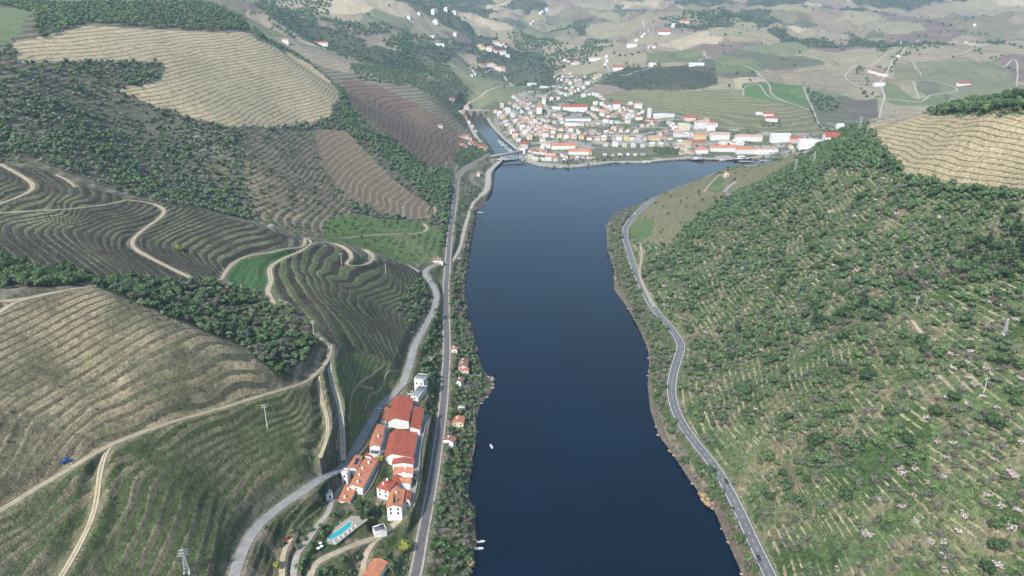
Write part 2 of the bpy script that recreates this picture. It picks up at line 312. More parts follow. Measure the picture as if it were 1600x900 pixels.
ZONES = [  # name, polygon, ground, stripe colour, stripe amount, phase, duty, terrace height
 ('scrub_left',[(-330,62),(30,62),(250,85),(262,128),(470,120),(540,152),(580,200),(640,262),(690,288),(700,345),(690,400),(600,360),(420,350),(200,305),(60,255),(-330,250)],SCRUB,SOIL,.7,3.4,.3,.5),
 ('olives_left',[(385,203),(486,205),(500,262),(545,315),(560,345),(500,372),(455,365),(400,345),(383,280)],(.15,.125,.085),(.30,.24,.165),.8,3.2,.4,.6),
 ('tan_left',[(20,66),(140,40),(240,46),(330,51),(392,52),(403,64),(450,80),(488,102),(518,127),(532,150),(516,180),(490,190),(440,199),(360,198),(300,184),(240,164),(178,140),(225,133),(255,124),(258,98),(200,96),(100,96),(30,98)],TAN,TAN2,1.0,3.6,.3,.5),
 ('brown_left',[(487,202),(540,203),(575,240),(600,268),(640,300),(665,315),(680,327),(668,340),(645,343),(600,335),(545,312),(503,264)],BROWN,(.36,.29,.19),.55,4.0,.22,.7),
 ('orchard_left',[(510,343),(560,336),(620,345),(662,346),(692,362),(692,404),(640,412),(560,385),(500,374)],(.10,.165,.05),(.16,.18,.08),.5,3.0,.3,.3),
 ('meadow_top',[(-200,14),(0,12),(50,15),(25,60),(0,72),(-200,76)],(.15,.20,.10),(.2,.2,.12),.2,4.,.3,.2),
 ('spur_brown',[(534,120),(590,133),(640,158),(690,186),(715,206),(728,222),(722,240),(702,262),(675,262),(640,240),(600,208),(560,172),(540,145)],(.17,.115,.085),(.06,.05,.04),.85,5.0,.28,.6),
 ('striped',[(-330,250),(0,258),(60,262),(120,288),(200,309),(300,324),(400,352),(455,371),(440,388),(380,402),(350,422),(343,440),(290,442),(200,436),(150,445),(60,420),(-330,410)],VINE,RISER,.95,'D',.40,1.2),
 ('young_green',[(350,430),(372,409),(420,396),(450,390),(472,386),(428,413),(430,455),(400,458),(360,447)],(.06,.125,.045),(.09,.15,.06),.6,1.2,.4,.1),
 ('amphitheatre',[(430,415),(445,403),(480,386),(530,384),(590,408),(620,410),(660,425),(675,445),(670,482),(645,520),(636,555),(622,572),(560,548),(530,545),(490,515),(455,480),(430,455)],VINE,(.17,.19,.085),.95,'E',.5,1.3),
 ('slope_upper',[(-330,470),(0,474),(60,466),(140,447),(250,490),(380,545),(412,575),(440,600),(410,617),(350,635),(300,649),(225,674),(172,695),(140,712),(105,735),(60,760),(0,797),(-330,825)],(.125,.115,.072),(.36,.29,.18),.9,'C',.5,1.3),
 ('slope_lower',[(-330,835),(0,802),(60,765),(105,740),(140,716),(172,699),(225,677),(300,653),(350,638),(410,620),(450,607),(490,590),(512,600),(518,660),(515,715),(480,745),(440,770),(400,800),(360,850),(345,905),(300,960),(-330,1200)],(.09,.11,.048),(.29,.24,.15),.8,'C',.42,1.3),
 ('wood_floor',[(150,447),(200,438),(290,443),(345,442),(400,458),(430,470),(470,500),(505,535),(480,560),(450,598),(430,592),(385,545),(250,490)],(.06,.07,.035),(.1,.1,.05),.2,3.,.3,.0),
 ('bank_left',[(705,405),(740,400),(752,500),(760,560),(775,600),(760,640),(757,700),(745,900),(655,900),(680,760),(690,700),(700,600),(704,500)],(.075,.12,.035),(.17,.14,.085),.0,3.,.3,.0),
 ('winery_ground',[(700,410),(660,412),(680,460),(650,540),(620,600),(540,720),(480,765),(400,825),(360,905),(640,905),(668,780),(680,720),(692,620),(697,540)],(.10,.115,.05),(.2,.165,.11),.35,2.6,.4,.3),
 ('field_slope',[(522,562),(548,550),(585,560),(622,574),(634,590),(606,616),(580,652),(556,690),(537,718),(536,680),(528,625),(516,590)],(.12,.155,.06),(.22,.20,.12),.5,3.4,.25,.5),
 ('quinta_terraces',[(400,830),(480,775),(515,770),(505,800),(470,830),(440,850),(430,905),(365,905)],(.12,.11,.065),(.25,.20,.13),.6,1.6,.4,.5),
 ('right_scrub',[(1165,900),(1125,800),(1062,690),(1015,620),(1016,550),(962,430),(955,350),(1000,320),(1150,260),(1300,205),(1360,190),(1420,178),(1520,158),(1800,135),(2150,125),(2150,1250),(1180,1250)],(.105,.145,.06),(.36,.30,.19),.95,2.6,.34,.8),
 ('right_lower_bank',[(1165,905),(1125,800),(1062,690),(1015,620),(1016,550),(962,430),(955,350),(1000,318),(980,350),(975,372),(990,410),(1015,470),(1048,520),(1058,545),(1045,600),(1048,640),(1080,690),(1112,735),(1150,800),(1190,905)],(.09,.115,.045),(.2,.165,.1),.0,3.,.3,.0),
 ('right_tan',[(1352,203),(1370,188),(1430,180),(1520,182),(1780,184),(1780,296),(1600,298),(1500,290),(1425,279),(1408,266),(1385,240)],(.42,.34,.205),(.17,.135,.085),.9,'R',.2,.28),
 ('right_vines',[(1003,318),(1040,300),(1150,263),(1200,250),(1250,232),(1280,222),(1240,255),(1190,285),(1155,298),(1130,310),(1100,330),(1065,360),(1040,385),(1010,380),(987,372),(985,348)],(.17,.165,.085),(.26,.205,.13),.5,2.5,.35,.2),
 ('right_green',[(986,350),(1005,343),(1022,345),(1018,368),(1000,378),(985,372)],(.09,.15,.05),(.14,.15,.07),.5,1.6,.4,.1),
 ('right_green2',[(1118,275),(1132,283),(1128,298),(1112,300),(1105,292)],(.09,.15,.05),(.14,.15,.07),.3,1.6,.4,.1),
 ('town_ground',[(770,185),(800,165),(830,135),(870,128),(930,110),(950,125),(900,150),(960,165),(1020,178),(1080,175),(1150,195),(1290,208),(1290,240),(1110,252),(1040,255),(900,262),(845,262),(812,252)],(.27,.25,.21),(.12,.13,.07),.35,6.,.4,.0),
 ('vineyard_behind',[(930,150),(980,140),(1120,140),(1165,150),(1265,170),(1290,210),(1120,200),(1060,180),(1000,172)],(.155,.155,.085),(.30,.25,.15),.6,4.5,.35,.3),
 ('green_plot',[(1160,130),(1205,128),(1255,135),(1268,168),(1210,160),(1165,150)],(.10,.17,.06),(.13,.16,.07),.2,4.,.4,.0),
 ('green_plot',[(1010,100),(1090,96),(1100,84),(1060,78),(1010,82)],(.14,.16,.08),(.2,.18,.1),.4,4.,.4,.0),
 ('green_plot',[(1115,112),(1195,112),(1180,92),(1120,88)],(.14,.17,.08),(.2,.18,.1),.3,4.,.4,.0),
 ('green_plot',[(1385,125),(1430,155),(1470,140),(1490,165),(1400,165),(1375,150)],(.14,.17,.08),(.2,.18,.1),.3,4.,.4,.0),
 ('green_plot',[(1395,98),(1560,95),(1600,140),(1500,160),(1450,125),(1400,125)],(.16,.17,.10),(.24,.2,.13),.4,4.,.4,.0),
 ('dark_plot',[(1320,160),(1370,153),(1375,185),(1340,190),(1318,172)],(.13,.11,.09),(.09,.08,.06),.3,4.,.4,.0),
 ('dark_knoll',[(935,132),(950,120),(985,108),(1060,103),(1118,106),(1122,132),(1100,138),(1040,142),(970,138)],(.065,.07,.05),(.1,.09,.06),.2,4.,.4,.0),
 ('town_meadow',[(905,170),(990,205),(940,150),(900,150)],(.11,.15,.06),(.2,.18,.1),.0,4.,.4,.0),
 ('allotments',[(930,228),(1060,228),(1060,244),(1000,248),(930,248)],(.15,.14,.09),(.24,.21,.16),.5,1.3,.4,.0),
 ('pinhao_bank',[(742,245),(772,243),(765,226),(720,230),(705,250),(720,262)],(.08,.10,.045),(.2,.18,.1),.0,4.,.4,.0),
]
c1 = np.empty(H1.shape + (3,)); c2 = np.empty_like(c1); st = np.full(H1.shape, .5); du = np.full(H1.shape, .4); amp = np.full(H1.shape, .3)
ph = H0 / 5.0 + .5 * fbm(GX, GY, 160, 3, 40)
# far country: a patchwork of plots
cs = 170.0
def cellular(x, y, cs, seed):
    x = x + 50 * fbm(x, y, 240, 2, 60); y = y + 50 * fbm(x, y, 240, 2, 70)
    xi = np.floor(x / cs).astype(np.int64); yi = np.floor(y / cs).astype(np.int64); bd = np.full(x.shape, 1e9); bi = np.zeros(x.shape)
    for dx in (-1, 0, 1):
        for dy in (-1, 0, 1):
            a = xi + dx; b = yi + dy; n = (a * 73856093 ^ b * 19349663 ^ seed) & 0x7fffffff; n = (n * 1103515245 + 12345) & 0x7fffffff
            jx = ((n >> 3) & 255) / 255; jy = ((n >> 11) & 255) / 255; q = ((n >> 19) & 255) / 255
            d = (x - (a + jx) * cs) ** 2 + (y - (b + jy) * cs) ** 2; m = d < bd; bd = np.where(m, d, bd); bi = np.where(m, q, bi)
    return bi
ids = cellular(GX, GY, cs, 5)
PAL = np.array([(.20,.17,.125),(.15,.12,.095),(.12,.11,.075),(.18,.155,.11),(.11,.12,.07),(.25,.21,.15),(.13,.10,.085),(.17,.155,.10),(.075,.08,.055),(.20,.175,.12)])
ci = np.clip((ids * len(PAL)).astype(int), 0, len(PAL) - 1); c1[:] = PAL[ci] * 1.5 * (1.03, 1.0, .98); c2[:] = c1 * np.where((ci % 3 == 0)[..., None], .62, 1.3)
far_y = GY > 1700
FWOOD = (fbm(GX, GY, 330, 4, 90) > .24) & (GY > 2000)
c1[FWOOD] = (.07, .08, .05); c2[FWOOD] = (.1, .1, .07)
near_default = ~far_y
c1[near_default] = SCRUB; c2[near_default] = SOIL; st[near_default] = .5
ZID = np.zeros(H1.shape, np.int16); ZP = {}
jx = GX + 2.0 * fbm(GX, GY, 9, 2, 33); jy = GY + 2.0 * fbm(GX, GY, 9, 2, 34)
for k, (nm, poly, a, b, s_, p_, d_, am) in enumerate(ZONES):
    wp = zpoly(poly); ZP[k + 1] = wp; m = inpoly(jx, jy, wp)
    if nm not in ('town_ground',) and poly[0][1] > 190 or nm in ('tan_left',): m &= GY < 1750
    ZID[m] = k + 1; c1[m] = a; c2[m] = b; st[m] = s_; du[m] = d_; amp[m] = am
    if isinstance(p_, str): ph[m] = PF[p_](GX[m], GY[m])
    else: ph[m] = H0[m] / p_ + .35 * vnoise(GX[m] / 40, GY[m] / 40, 8)
for nm, lo, sc in (('right_scrub', .1, 9), ('scrub_left', .2, 25), ('slope_upper', .45, 18), ('slope_lower', .4, 18), ('olives_left', .5, 20), ('striped', .6, 26), ('amphitheatre', .6, 26), ('tan_left', .8, 30)):
    for k_, z_ in enumerate(ZONES):
        if z_[0] == nm: m = ZID == k_ + 1; st[m] *= np.clip(lo + (1 - lo) * (.5 + 1.1 * fbm(GX[m], GY[m], sc, 3, 120)), 0, 1.15)
m = ZID == [k_ + 1 for k_, z_ in enumerate(ZONES) if z_[0] == 'town_ground'][0]; tn = fbm(GX[m], GY[m], 26, 3, 130)[..., None]; c1[m] = np.where(tn > .18, (.12, .135, .07), np.where(tn < -.2, (.36, .33, .27), (.24, .225, .195)))
m = np.isin(ZID, [k_ + 1 for k_, z_ in enumerate(ZONES) if z_[0] in ('quinta_terraces', 'winery_ground', 'bank_left')]); tn = fbm(GX[m], GY[m], 9, 3, 131)[..., None]; c1[m] = np.where(tn > .42, (.24, .20, .14), np.where(tn < -.25, (.05, .08, .03), c1[m]))
m = ZID == [k_ + 1 for k_, z_ in enumerate(ZONES) if z_[0] == 'right_scrub'][0]; tn = fbm(GX[m], GY[m], 15, 4, 140)[..., None]; c1[m] = np.where(tn > .6, (.19, .17, .10), np.where(tn > .3, (.13, .15, .075), np.where(tn < -.35, (.06, .10, .035), c1[m])))
# banks, quay and river bed
shore = (SDW < 3.0) & (SDW > -4); c1[shore] = (.16, .13, .10); st[shore] = 0
c1[SDW < -0.5] = (.03, .04, .04)
qm = (GY > 1330) & (GY < 2100) & (GX > 0) & (SDW < 9) & (SDW > -.5) & (GX < 460) & (ZID != 0)
c1[qm] = (.32, .30, .26); st[qm] = 0
# roadside: bare cut banks
rm = (ROADCLR < 1.6) & (SDW > 1); c1[rm] = c1[rm] * .5 + np.array((.22, .19, .14)) * .5; st[rm] *= .5
t = ph - np.floor(ph); prof = np.where(t < .7, t / .7, (1 - t) / .3)        # bench rises, then drops to the next
fade = np.clip((ROADCLR - 1) / 4, 0, 1) * np.clip((SDW - 6) / 8, 0, 1)
H2 = H1 + amp * fade * (prof - .5) * np.clip(1.3 - RR / 1600, 0, 1)
HS[0] = H2
def noise_ground():
    pass
def link_mesh(name, V, F, mats=None, parent=None, smooth=False, mi=None):
    """V (n,3) array, F list of tuples or (m,k) array -> one mesh object"""
    me = bpy.data.meshes.new(name); V = np.asarray(V, np.float32)
    if isinstance(F, np.ndarray) and F.ndim == 2:
        me.vertices.add(len(V)); me.vertices.foreach_set('co', V.ravel()); k = F.shape[1]
        me.loops.add(F.size); me.loops.foreach_set('vertex_index', F.ravel().astype(np.int32)); me.polygons.add(len(F))
        me.polygons.foreach_set('loop_start', np.arange(0, F.size, k, dtype=np.int32))
        me.update(calc_edges=True)
    else:
        me.from_pydata([tuple(map(float, v)) for v in V], [], [tuple(map(int, f)) for f in F]); me.update()
    for m in (mats or []): me.materials.append(m)
    if mi is not None: me.polygons.foreach_set('material_index', np.asarray(mi, np.int32))
    if smooth: me.polygons.foreach_set('use_smooth', np.ones(len(me.polygons), bool))
    o = bpy.data.objects.new(name, me); COL.objects.link(o)
    if parent is not None: o.parent = parent
    return o
# ------------------------------------------------------------ materials
class NT:
    def __init__(s, name, rough=.9, spec=.2):
        s.m = bpy.data.materials.new(name); s.m.use_nodes = True; s.t = s.m.node_tree; s.n = s.t.nodes; s.b = s.n['Principled BSDF']
        s.b.inputs['Roughness'].default_value = rough; s.b.inputs['Specular IOR Level'].default_value = spec
    def add(s, ty, **kw):
        x = s.n.new(ty)
        for k, v in kw.items():
            if k.startswith('i_'): x.inputs[int(k[2:])].default_value = v
            else: setattr(x, k, v)
        return x
    def link(s, a, b): s.t.links.new(a, b)
    def math(s, op, a, b=0.0):
        x = s.n.new('ShaderNodeMath'); x.operation = op
        for i, v in enumerate((a, b)):
            if isinstance(v, (int, float)): x.inputs[i].default_value = v
            else: s.link(v, x.inputs[i])
        return x.outputs[0]
    def mix(s, f, a, b, mode='MIX'):
        x = s.n.new('ShaderNodeMix'); x.data_type = 'RGBA'; x.blend_type = mode
        for i, v in ((0, f), (6, a), (7, b)):
            if isinstance(v, (int, float)): x.inputs[i].default_value = v
            elif isinstance(v, tuple): x.inputs[i].default_value = v if len(v) == 4 else v + (1,)
            else: s.link(v, x.inputs[i])
        return x.outputs[2]
    def noise(s, scale, detail=4, vec=None, rough=.6):
        x = s.add('ShaderNodeTexNoise'); x.inputs['Scale'].default_value = scale; x.inputs['Detail'].default_value = detail; x.inputs['Roughness'].default_value = rough
        if vec is None:
            g = s.n.get('Geometry') or s.add('ShaderNodeNewGeometry'); vec = g.outputs['Position']
        s.link(vec, x.inputs['Vector']); return x.outputs[0]
    def ramp(s, f, lo, hi, a=0.0, b=1.0):
        x = s.add('ShaderNodeMapRange'); s.link(f, x.inputs[0]); x.interpolation_type = 'SMOOTHSTEP'
        for i, v in ((1, lo), (2, hi), (3, a), (4, b)): x.inputs[i].default_value = v
        return x.outputs[0]
    def bump(s, h, dist, strength=1):
        x = s.add('ShaderNodeBump'); x.inputs['Distance'].default_value = dist; x.inputs['Strength'].default_value = strength
        s.link(h, x.inputs['Height']); s.link(x.outputs[0], s.b.inputs['Normal'])
    def base(s, c):
        if isinstance(c, tuple): s.b.inputs['Base Color'].default_value = c + (1,)
        else: s.link(c, s.b.inputs['Base Color'])
def simple(name, col, rough=.8, var=.12, scale=1.5, spec=.2, metal=0):
    t = NT(name, rough, spec); f = t.ramp(t.noise(scale, 3), .3, .7)
    t.base(t.mix(f, tuple(c * (1 - var) for c in col), tuple(min(1, c * (1 + var)) for c in col))); t.b.inputs['Metallic'].default_value = metal
    return t.m
def ground_material():
    t = NT('ground', 1.0, .1)
    def attr(n, o): x = t.add('ShaderNodeAttribute', attribute_name=n); return x.outputs[o]
    a, b = attr('soil', 0), attr('stripe', 0); phs, amt, duty = attr('row', 2), attr('amount', 2), attr('duty', 2)
    n1, n2, n3, n4 = t.noise(.045, 4), t.noise(.35, 4), t.noise(1.6, 3), t.noise(.012, 3)
    p = t.math('ADD', phs, t.math('MULTIPLY', t.math('SUBTRACT', n2, .5), .26))
    fr = t.math('FRACT', p); tri = t.math('ABSOLUTE', t.math('SUBTRACT', fr, .78)); tri = t.math('MINIMUM', tri, t.math('SUBTRACT', 1.0, tri))
    e = t.math('SUBTRACT', t.math('MULTIPLY', duty, .5), tri); m = t.math('MULTIPLY', t.ramp(e, -.05, .05), amt)
    br = t.ramp(n1, .32, .6, .62, 1.15); m = t.math('MULTIPLY', m, br); m = t.math('MINIMUM', m, 1.0)
    col = t.mix(m, a, b)
    # broken tufts: greener and drier spots, dark weeds
    gr = t.math('MULTIPLY', t.ramp(t.noise(.09, 5), .46, .68), .48)
    col = t.mix(gr, col, t.mix(.5, col, (.07, .12, .03), 'MIX'))
    dry = t.math('MULTIPLY', t.ramp(n4, .5, .72), .3); col = t.mix(dry, col, (.26, .21, .13))
    sp = t.ramp(n3, .36, .66, .62, 1.32); col = t.mix(1.0, col, t.mix(sp, (0, 0, 0), (1, 1, 1)), 'MULTIPLY') if False else col
    v = t.add('ShaderNodeVectorMath', operation='SCALE'); t.link(col, v.inputs[0]); t.link(t.math('MULTIPLY', sp, t.ramp(n2, .25, .75, .66, 1.32)), v.inputs['Scale'])
    t.base(v.outputs[0]); t.bump(t.math('ADD', n3, t.math('MULTIPLY', n2, 1.5)), .55, .8)
    return t.m
M = {}
M['ground'] = ground_material()
def tex_road(name, col, line=False):
    t = NT(name, .9, .2); n = t.noise(.25, 5); n2 = t.noise(2.2, 4)
    c = t.mix(t.ramp(n, .3, .7), tuple(x * .82 for x in col), tuple(x * 1.15 for x in col)); c = t.mix(t.math('MULTIPLY', t.ramp(n2, .4, .7), .25), c, tuple(x * .6 for x in col)); t.base(c)
    return t.m
M['asphalt'] = tex_road('asphalt', (.15, .15, .15)); M['grey'] = tex_road('worn_asphalt', (.27, .265, .25)); M['pale'] = tex_road('pale_road', (.36, .33, .28))
M['sand'] = tex_road('dirt', (.42, .35, .235)); M['ballast'] = tex_road('ballast', (.14, .13, .125)); M['paint'] = simple('road_paint', (.75, .75, .72)); M['gravel'] = tex_road('gravel', (.36, .32, .26))
M['steel'] = simple('steel', (.30, .29, .28), .45, .1, 2, .5, .6)
def water_material():
    t = NT('water', .07, .32); t.b.inputs['IOR'].default_value = 1.33
    n = t.noise(.006, 3); t.base(t.mix(t.ramp(n, .35, .65), (.0003, .006, .016), (.0006, .009, .024)))
    g = t.n.get('Geometry'); mp = t.add('ShaderNodeMapping'); mp.inputs['Scale'].default_value = (1, .6, 1); t.link(g.outputs['Position'], mp.inputs[0])
    w = t.noise(.5, 3, mp.outputs[0]); t.bump(t.math('MULTIPLY', w, t.ramp(t.noise(.011, 4, mp.outputs[0]), .42, .62, .15, 1.0)), .05, .35)
    t.link(t.ramp(t.noise(.004, 3), .40, .60, .02, .16), t.b.inputs['Roughness'])
    return t.m
M['water'] = water_material()
# ------------------------------------------------------------ ground, river, roads
idx = np.arange(NR * NA).reshape(NR, NA); Q = np.stack([idx[:-1, :-1], idx[1:, :-1], idx[1:, 1:], idx[:-1, 1:]], -1).reshape(-1, 4)[:, ::-1]
Q = np.concatenate([Q])
gob = link_mesh('ground', np.stack([GX, GY, H2], -1).reshape(-1, 3), Q, [M['ground']], smooth=True)
def fattr(me, name, arr):
    x = me.attributes.new(name, 'FLOAT', 'POINT'); x.data.foreach_set('value', arr.ravel().astype(np.float32))
def cattr(me, name, arr):
    x = me.attributes.new(name, 'FLOAT_COLOR', 'POINT'); x.data.foreach_set('color', np.concatenate([arr, np.ones(arr.shape[:-1] + (1,))], -1).ravel().astype(np.float32))
cattr(gob.data, 'soil', c1); cattr(gob.data, 'stripe', c2); fattr(gob.data, 'row', ph); fattr(gob.data, 'amount', st); fattr(gob.data, 'duty', du)
gob['kind'] = 'structure'
wo = link_mesh('river', [(x, y, 0) for x, y in ((-400, -3200), (2600, -3200), (2600, 2100), (-400, 2100))], [(0, 1, 2, 3)], [M['water']]); wo['kind'] = 'structure'
def strip(name, P, w, mat, lift=.06, off=0.0, kind='structure'):
    P = np.asarray(P); T = np.gradient(P[:, :2], axis=0); T /= np.linalg.norm(T, axis=1)[:, None] + 1e-9; N = np.c_[-T[:, 1], T[:, 0]]
    ww = w / 2 * (1 + (.16 * vnoise(P[:, 0] / 7, P[:, 1] / 7, 3) if name in ('track', 'lane') else 0)); ww = np.broadcast_to(ww, (len(P),))[:, None]; L = P[:, :2] + N * (off + ww); R = P[:, :2] + N * (off - ww); n = len(P)
    V = np.r_[np.c_[L, P[:, 2] + lift], np.c_[R, P[:, 2] + lift], np.c_[L + N * .25, P[:, 2] - .6], np.c_[R - N * .25, P[:, 2] - .6]]
    F = []
    for i in range(n - 1): F += [(i, n + i, n + i + 1, i + 1), (2 * n + i, i, i + 1, 2 * n + i + 1), (n + i, 3 * n + i, 3 * n + i + 1, n + i + 1)]
    o = link_mesh(name, V, F, [M[mat] if isinstance(mat, str) else mat])
    if kind: o['kind'] = kind
    return o
def flat_strip(name, P, w, mat, lift, off=0.0):
    P = np.asarray(P); T = np.gradient(P[:, :2], axis=0); T /= np.linalg.norm(T, axis=1)[:, None] + 1e-9; N = np.c_[-T[:, 1], T[:, 0]]; n = len(P)
    V = np.r_[np.c_[P[:, :2] + N * (off + w / 2), P[:, 2] + lift], np.c_[P[:, :2] + N * (off - w / 2), P[:, 2] + lift]]
    return V, [(i, n + i, n + i + 1, i + 1) for i in range(n - 1)]
M['verge'] = simple('track_verge', (.23, .20, .13), .95, .3, .6)
for k, ((name, look, w, pts, sm), P) in enumerate(zip(ROADS, RP)):
    if k == 33: continue
    P = P.copy(); strip(name, P, w, look, .05 + .004 * (k % 9))
    if k == 0:
        for nm, off, ww in (('edge_line', w / 2 - .7, .28), ('edge_line', -w / 2 + .7, .28)):
            V, F = flat_strip(nm, P, ww, 'paint', .09, off); o = link_mesh('edge_line', V, F, [M['paint']]); o['kind'] = 'structure'
        VV = []; FF = []
        d = np.r_[0, np.cumsum(np.hypot(*np.diff(P[:, :2], axis=0).T))]; s = 0
        while s < d[-1] - 5:
            seg = [np.array([np.interp(s + q, d, P[:, c]) for c in range(3)]) for q in (0, 1.5, 3)]
            V, F = flat_strip('x', seg, .13, 'paint', .095); b = len(VV); VV += [tuple(v) for v in V]; FF += [tuple(i + b for i in f) for f in F]; s += 7
        o = link_mesh('centre_line', VV, FF, [M['paint']]); o['kind'] = 'structure'
    if look == 'ballast':
        for off in (-.75, .75): 
            V, F = flat_strip('rail', P, .22, 'steel', .30, off)
            V2 = V.copy(); V2[:, 2] -= .16; n = len(V) // 2
            F = F + [(i, i + 1, len(V) + i + 1, len(V) + i) for i in range(n - 1)] + [(n + i + 1, n + i, len(V) + n + i, len(V) + n + i + 1) for i in range(n - 1)]
            o = link_mesh('rail', np.r_[V, V2], F, [M['steel']]); o['kind'] = 'structure'
            V, F = flat_strip('gravel_path', P, 1.2, 'gravel', .09, 3.0 * np.sign(off)); o = link_mesh('gravel_path', V, F, [M['gravel']]); o['kind'] = 'structure'
    if name == 'track' and k < 32:
        V, F = flat_strip('verge', P, .5, 'sand', .12, 0); o = link_mesh('verge', V, F, [M['verge']]); o['kind'] = 'structure'
# ------------------------------------------------------------ haze
def haze():
    bm = bmesh.new(); bmesh.ops.create_cube(bm, size=1); me = bpy.data.meshes.new('haze')
    for v in bm.verts: v.co = Vector((v.co.x * 29500, v.co.y * 29500, -8 if v.co.z < 0 else 640))
    bm.to_mesh(me); o = bpy.data.objects.new('haze', me); COL.objects.link(o); o['kind'] = 'stuff'; o['label'] = 'pale blue haze hanging over the whole valley'
    m = bpy.data.materials.new('haze'); m.use_nodes = True; n = m.node_tree.nodes; n.remove(n['Principled BSDF'])
    v = n.new('ShaderNodeVolumePrincipled'); v.inputs['Color'].default_value = (.60, .80, 1, 1); v.inputs['Density'].default_value = 1.0e-4; v.inputs['Anisotropy'].default_value = .2
    m.node_tree.links.new(v.outputs[0], n['Material Output'].inputs['Volume']); me.materials.append(m)
haze()
# ------------------------------------------------------------ trees
def sph_quads(nu=7, nv=4, seed=0, rough=.25):
    r = np.random.default_rng(seed); V = []; F = []
    for j in range(nv + 1):
        for i in range(nu):
            th = math.pi * (j + (.15 if j == 0 else -.15 if j == nv else 0)) / nv; a = 2 * math.pi * i / nu + j * .4; q = 1 + rough * r.uniform(-1, 1)
            V.append((math.sin(th) * math.cos(a) * q, math.sin(th) * math.sin(a) * q, math.cos(th) * q))
    for j in range(nv):
        for i in range(nu): F.append((j * nu + i, (j + 1) * nu + i, (j + 1) * nu + (i + 1) % nu, j * nu + (i + 1) % nu))
    return np.array(V), np.array(F)
def leaf_cloud(n, leaf, lumps, seed, core=.78, hollow=.55, nu=6, nv=3):
    """lumps: list of (x,y,z,rx,rz); many leaf quads over several uneven lumps, with a rough core in each"""
    r = np.random.default_rng(seed); V = []; F = []; b = 0
    for k, (x, y, z, rx, rz) in enumerate(lumps):
        if core > 0:
            sv, sf = sph_quads(nu, nv, seed * 7 + k, .22); V.append(sv * (rx * core, rx * core, rz * core) + (x, y, z)); F.append(sf + b); b += len(sv)
        m = max(3, n // len(lumps)); d = r.normal(size=(m, 3)); d /= np.linalg.norm(d, axis=1)[:, None]; q = hollow + (1.08 - hollow) * r.random(m) ** .5
        c = d * q[:, None] * (rx, rx, rz) + (x, y, z)
        t1 = r.normal(size=(m, 3)); t1 -= (t1 * d).sum(1)[:, None] * d * .6; t1 /= np.linalg.norm(t1, axis=1)[:, None]; t2 = np.cross(d, t1); t2 /= np.linalg.norm(t2, axis=1)[:, None] + 1e-6
        s = leaf * r.uniform(.5, 1.25, (m, 1)); t1 *= s; t2 *= s * r.uniform(.5, .9, (m, 1))
        qd = np.stack([c - t1, c - t2 * .9, c + t1, c + t2], 1).reshape(-1, 3); V.append(qd); F.append(np.arange(4 * m).reshape(m, 4) + b); b += 4 * m
    return np.concatenate(V), np.concatenate(F)
def tube(path, radii, n=6):
    V = []; F = []
    for k, (p, r) in enumerate(zip(path, radii)):
        for i in range(n): a = 2 * math.pi * i / n; V.append((p[0] + r * math.cos(a), p[1] + r * math.sin(a), p[2]))
    for k in range(len(path) - 1):
        for i in range(n): F.append((k * n + i, k * n + (i + 1) % n, (k + 1) * n + (i + 1) % n, (k + 1) * n + i))
    return np.array(V, float), np.array(F)
def merge(parts):
    V = []; F = []; b = 0
    for v, f in parts: V.append(v); F.append(f + b); b += len(v)
    return np.concatenate(V), np.concatenate(F)
def limbs(h, r, spread, n, seed, top=.75, rise=.45):
    q = np.random.default_rng(seed); P = [tube([(0, 0, -.6), (0, 0, .1 * h), (.03 * h, 0, h * rise), (.02 * h, .03 * h, h * top)], [r * 1.3, r, r * .7, r * .25])]
    for k in range(n):
        a = 2 * math.pi * (k + q.uniform(-.3, .3)) / n; z0 = h * rise * q.uniform(.6, 1.2); L = spread * q.uniform(.6, 1)
        P.append(tube([(0, 0, z0), (math.cos(a) * L * .5, math.sin(a) * L * .5, z0 + L * .45), (math.cos(a) * L, math.sin(a) * L, z0 + L * q.uniform(.7, 1.3))], [r * .5, r * .35, r * .1], 4))
    return merge(P)
def round_lumps(R, hz, seed, n=6, flat=.75):
    q = np.random.default_rng(seed); L = [(0, 0, hz, R * .72, R * .72 * flat)]
    for k in range(n):
        a = 2 * math.pi * (k + q.uniform(-.3, .3)) / n; d = R * q.uniform(.42, .66); rr_ = R * q.uniform(.30, .52)
        L.append((math.cos(a) * d, math.sin(a) * d, hz + R * flat * q.uniform(-.45, .4), rr_, rr_ * q.uniform(.7, 1)))
    return L
def foliage(name, c, c2, tone=.35, attr=False, trans=.0):
    t = NT(name, .9, .15)
    if attr: f = t.add('ShaderNodeAttribute', attribute_name='tone').outputs[2]
    else: f = t.add('ShaderNodeObjectInfo').outputs['Random']
    col = t.mix(f, c, c2); n = t.noise(.9, 2)
    v = t.add('ShaderNodeVectorMath', operation='SCALE'); t.link(col, v.inputs[0]); t.link(t.ramp(n, .3, .7, 1 - tone, 1 + tone), v.inputs['Scale']); t.base(v.outputs[0]); return t.m
BARK = simple('bark', (.13, .105, .08), .9, .25, 3)
KIND = {  # colours a, b, crown maker near, crown maker far
 'evergreen_tree': ((.046,.082,.034), (.115,.175,.072)),
 'olive_tree':     ((.10,.12,.078), (.175,.20,.135)),
 'almond_tree':    ((.62,.46,.47), (.68,.60,.56)),
 'bare_tree':      ((.19,.15,.125), (.26,.22,.20)),
 'cypress_tree':   ((.045,.075,.030), (.05,.085,.035)),
 'pine_tree':      ((.035,.060,.032), (.06,.085,.045)),
 'shrub':          ((.07,.105,.045), (.135,.16,.08)),
 'yellow_tree':    ((.20,.22,.05), (.25,.26,.06)),
 'hedge_bush':     ((.03,.05,.025), (.05,.08,.03)),
}
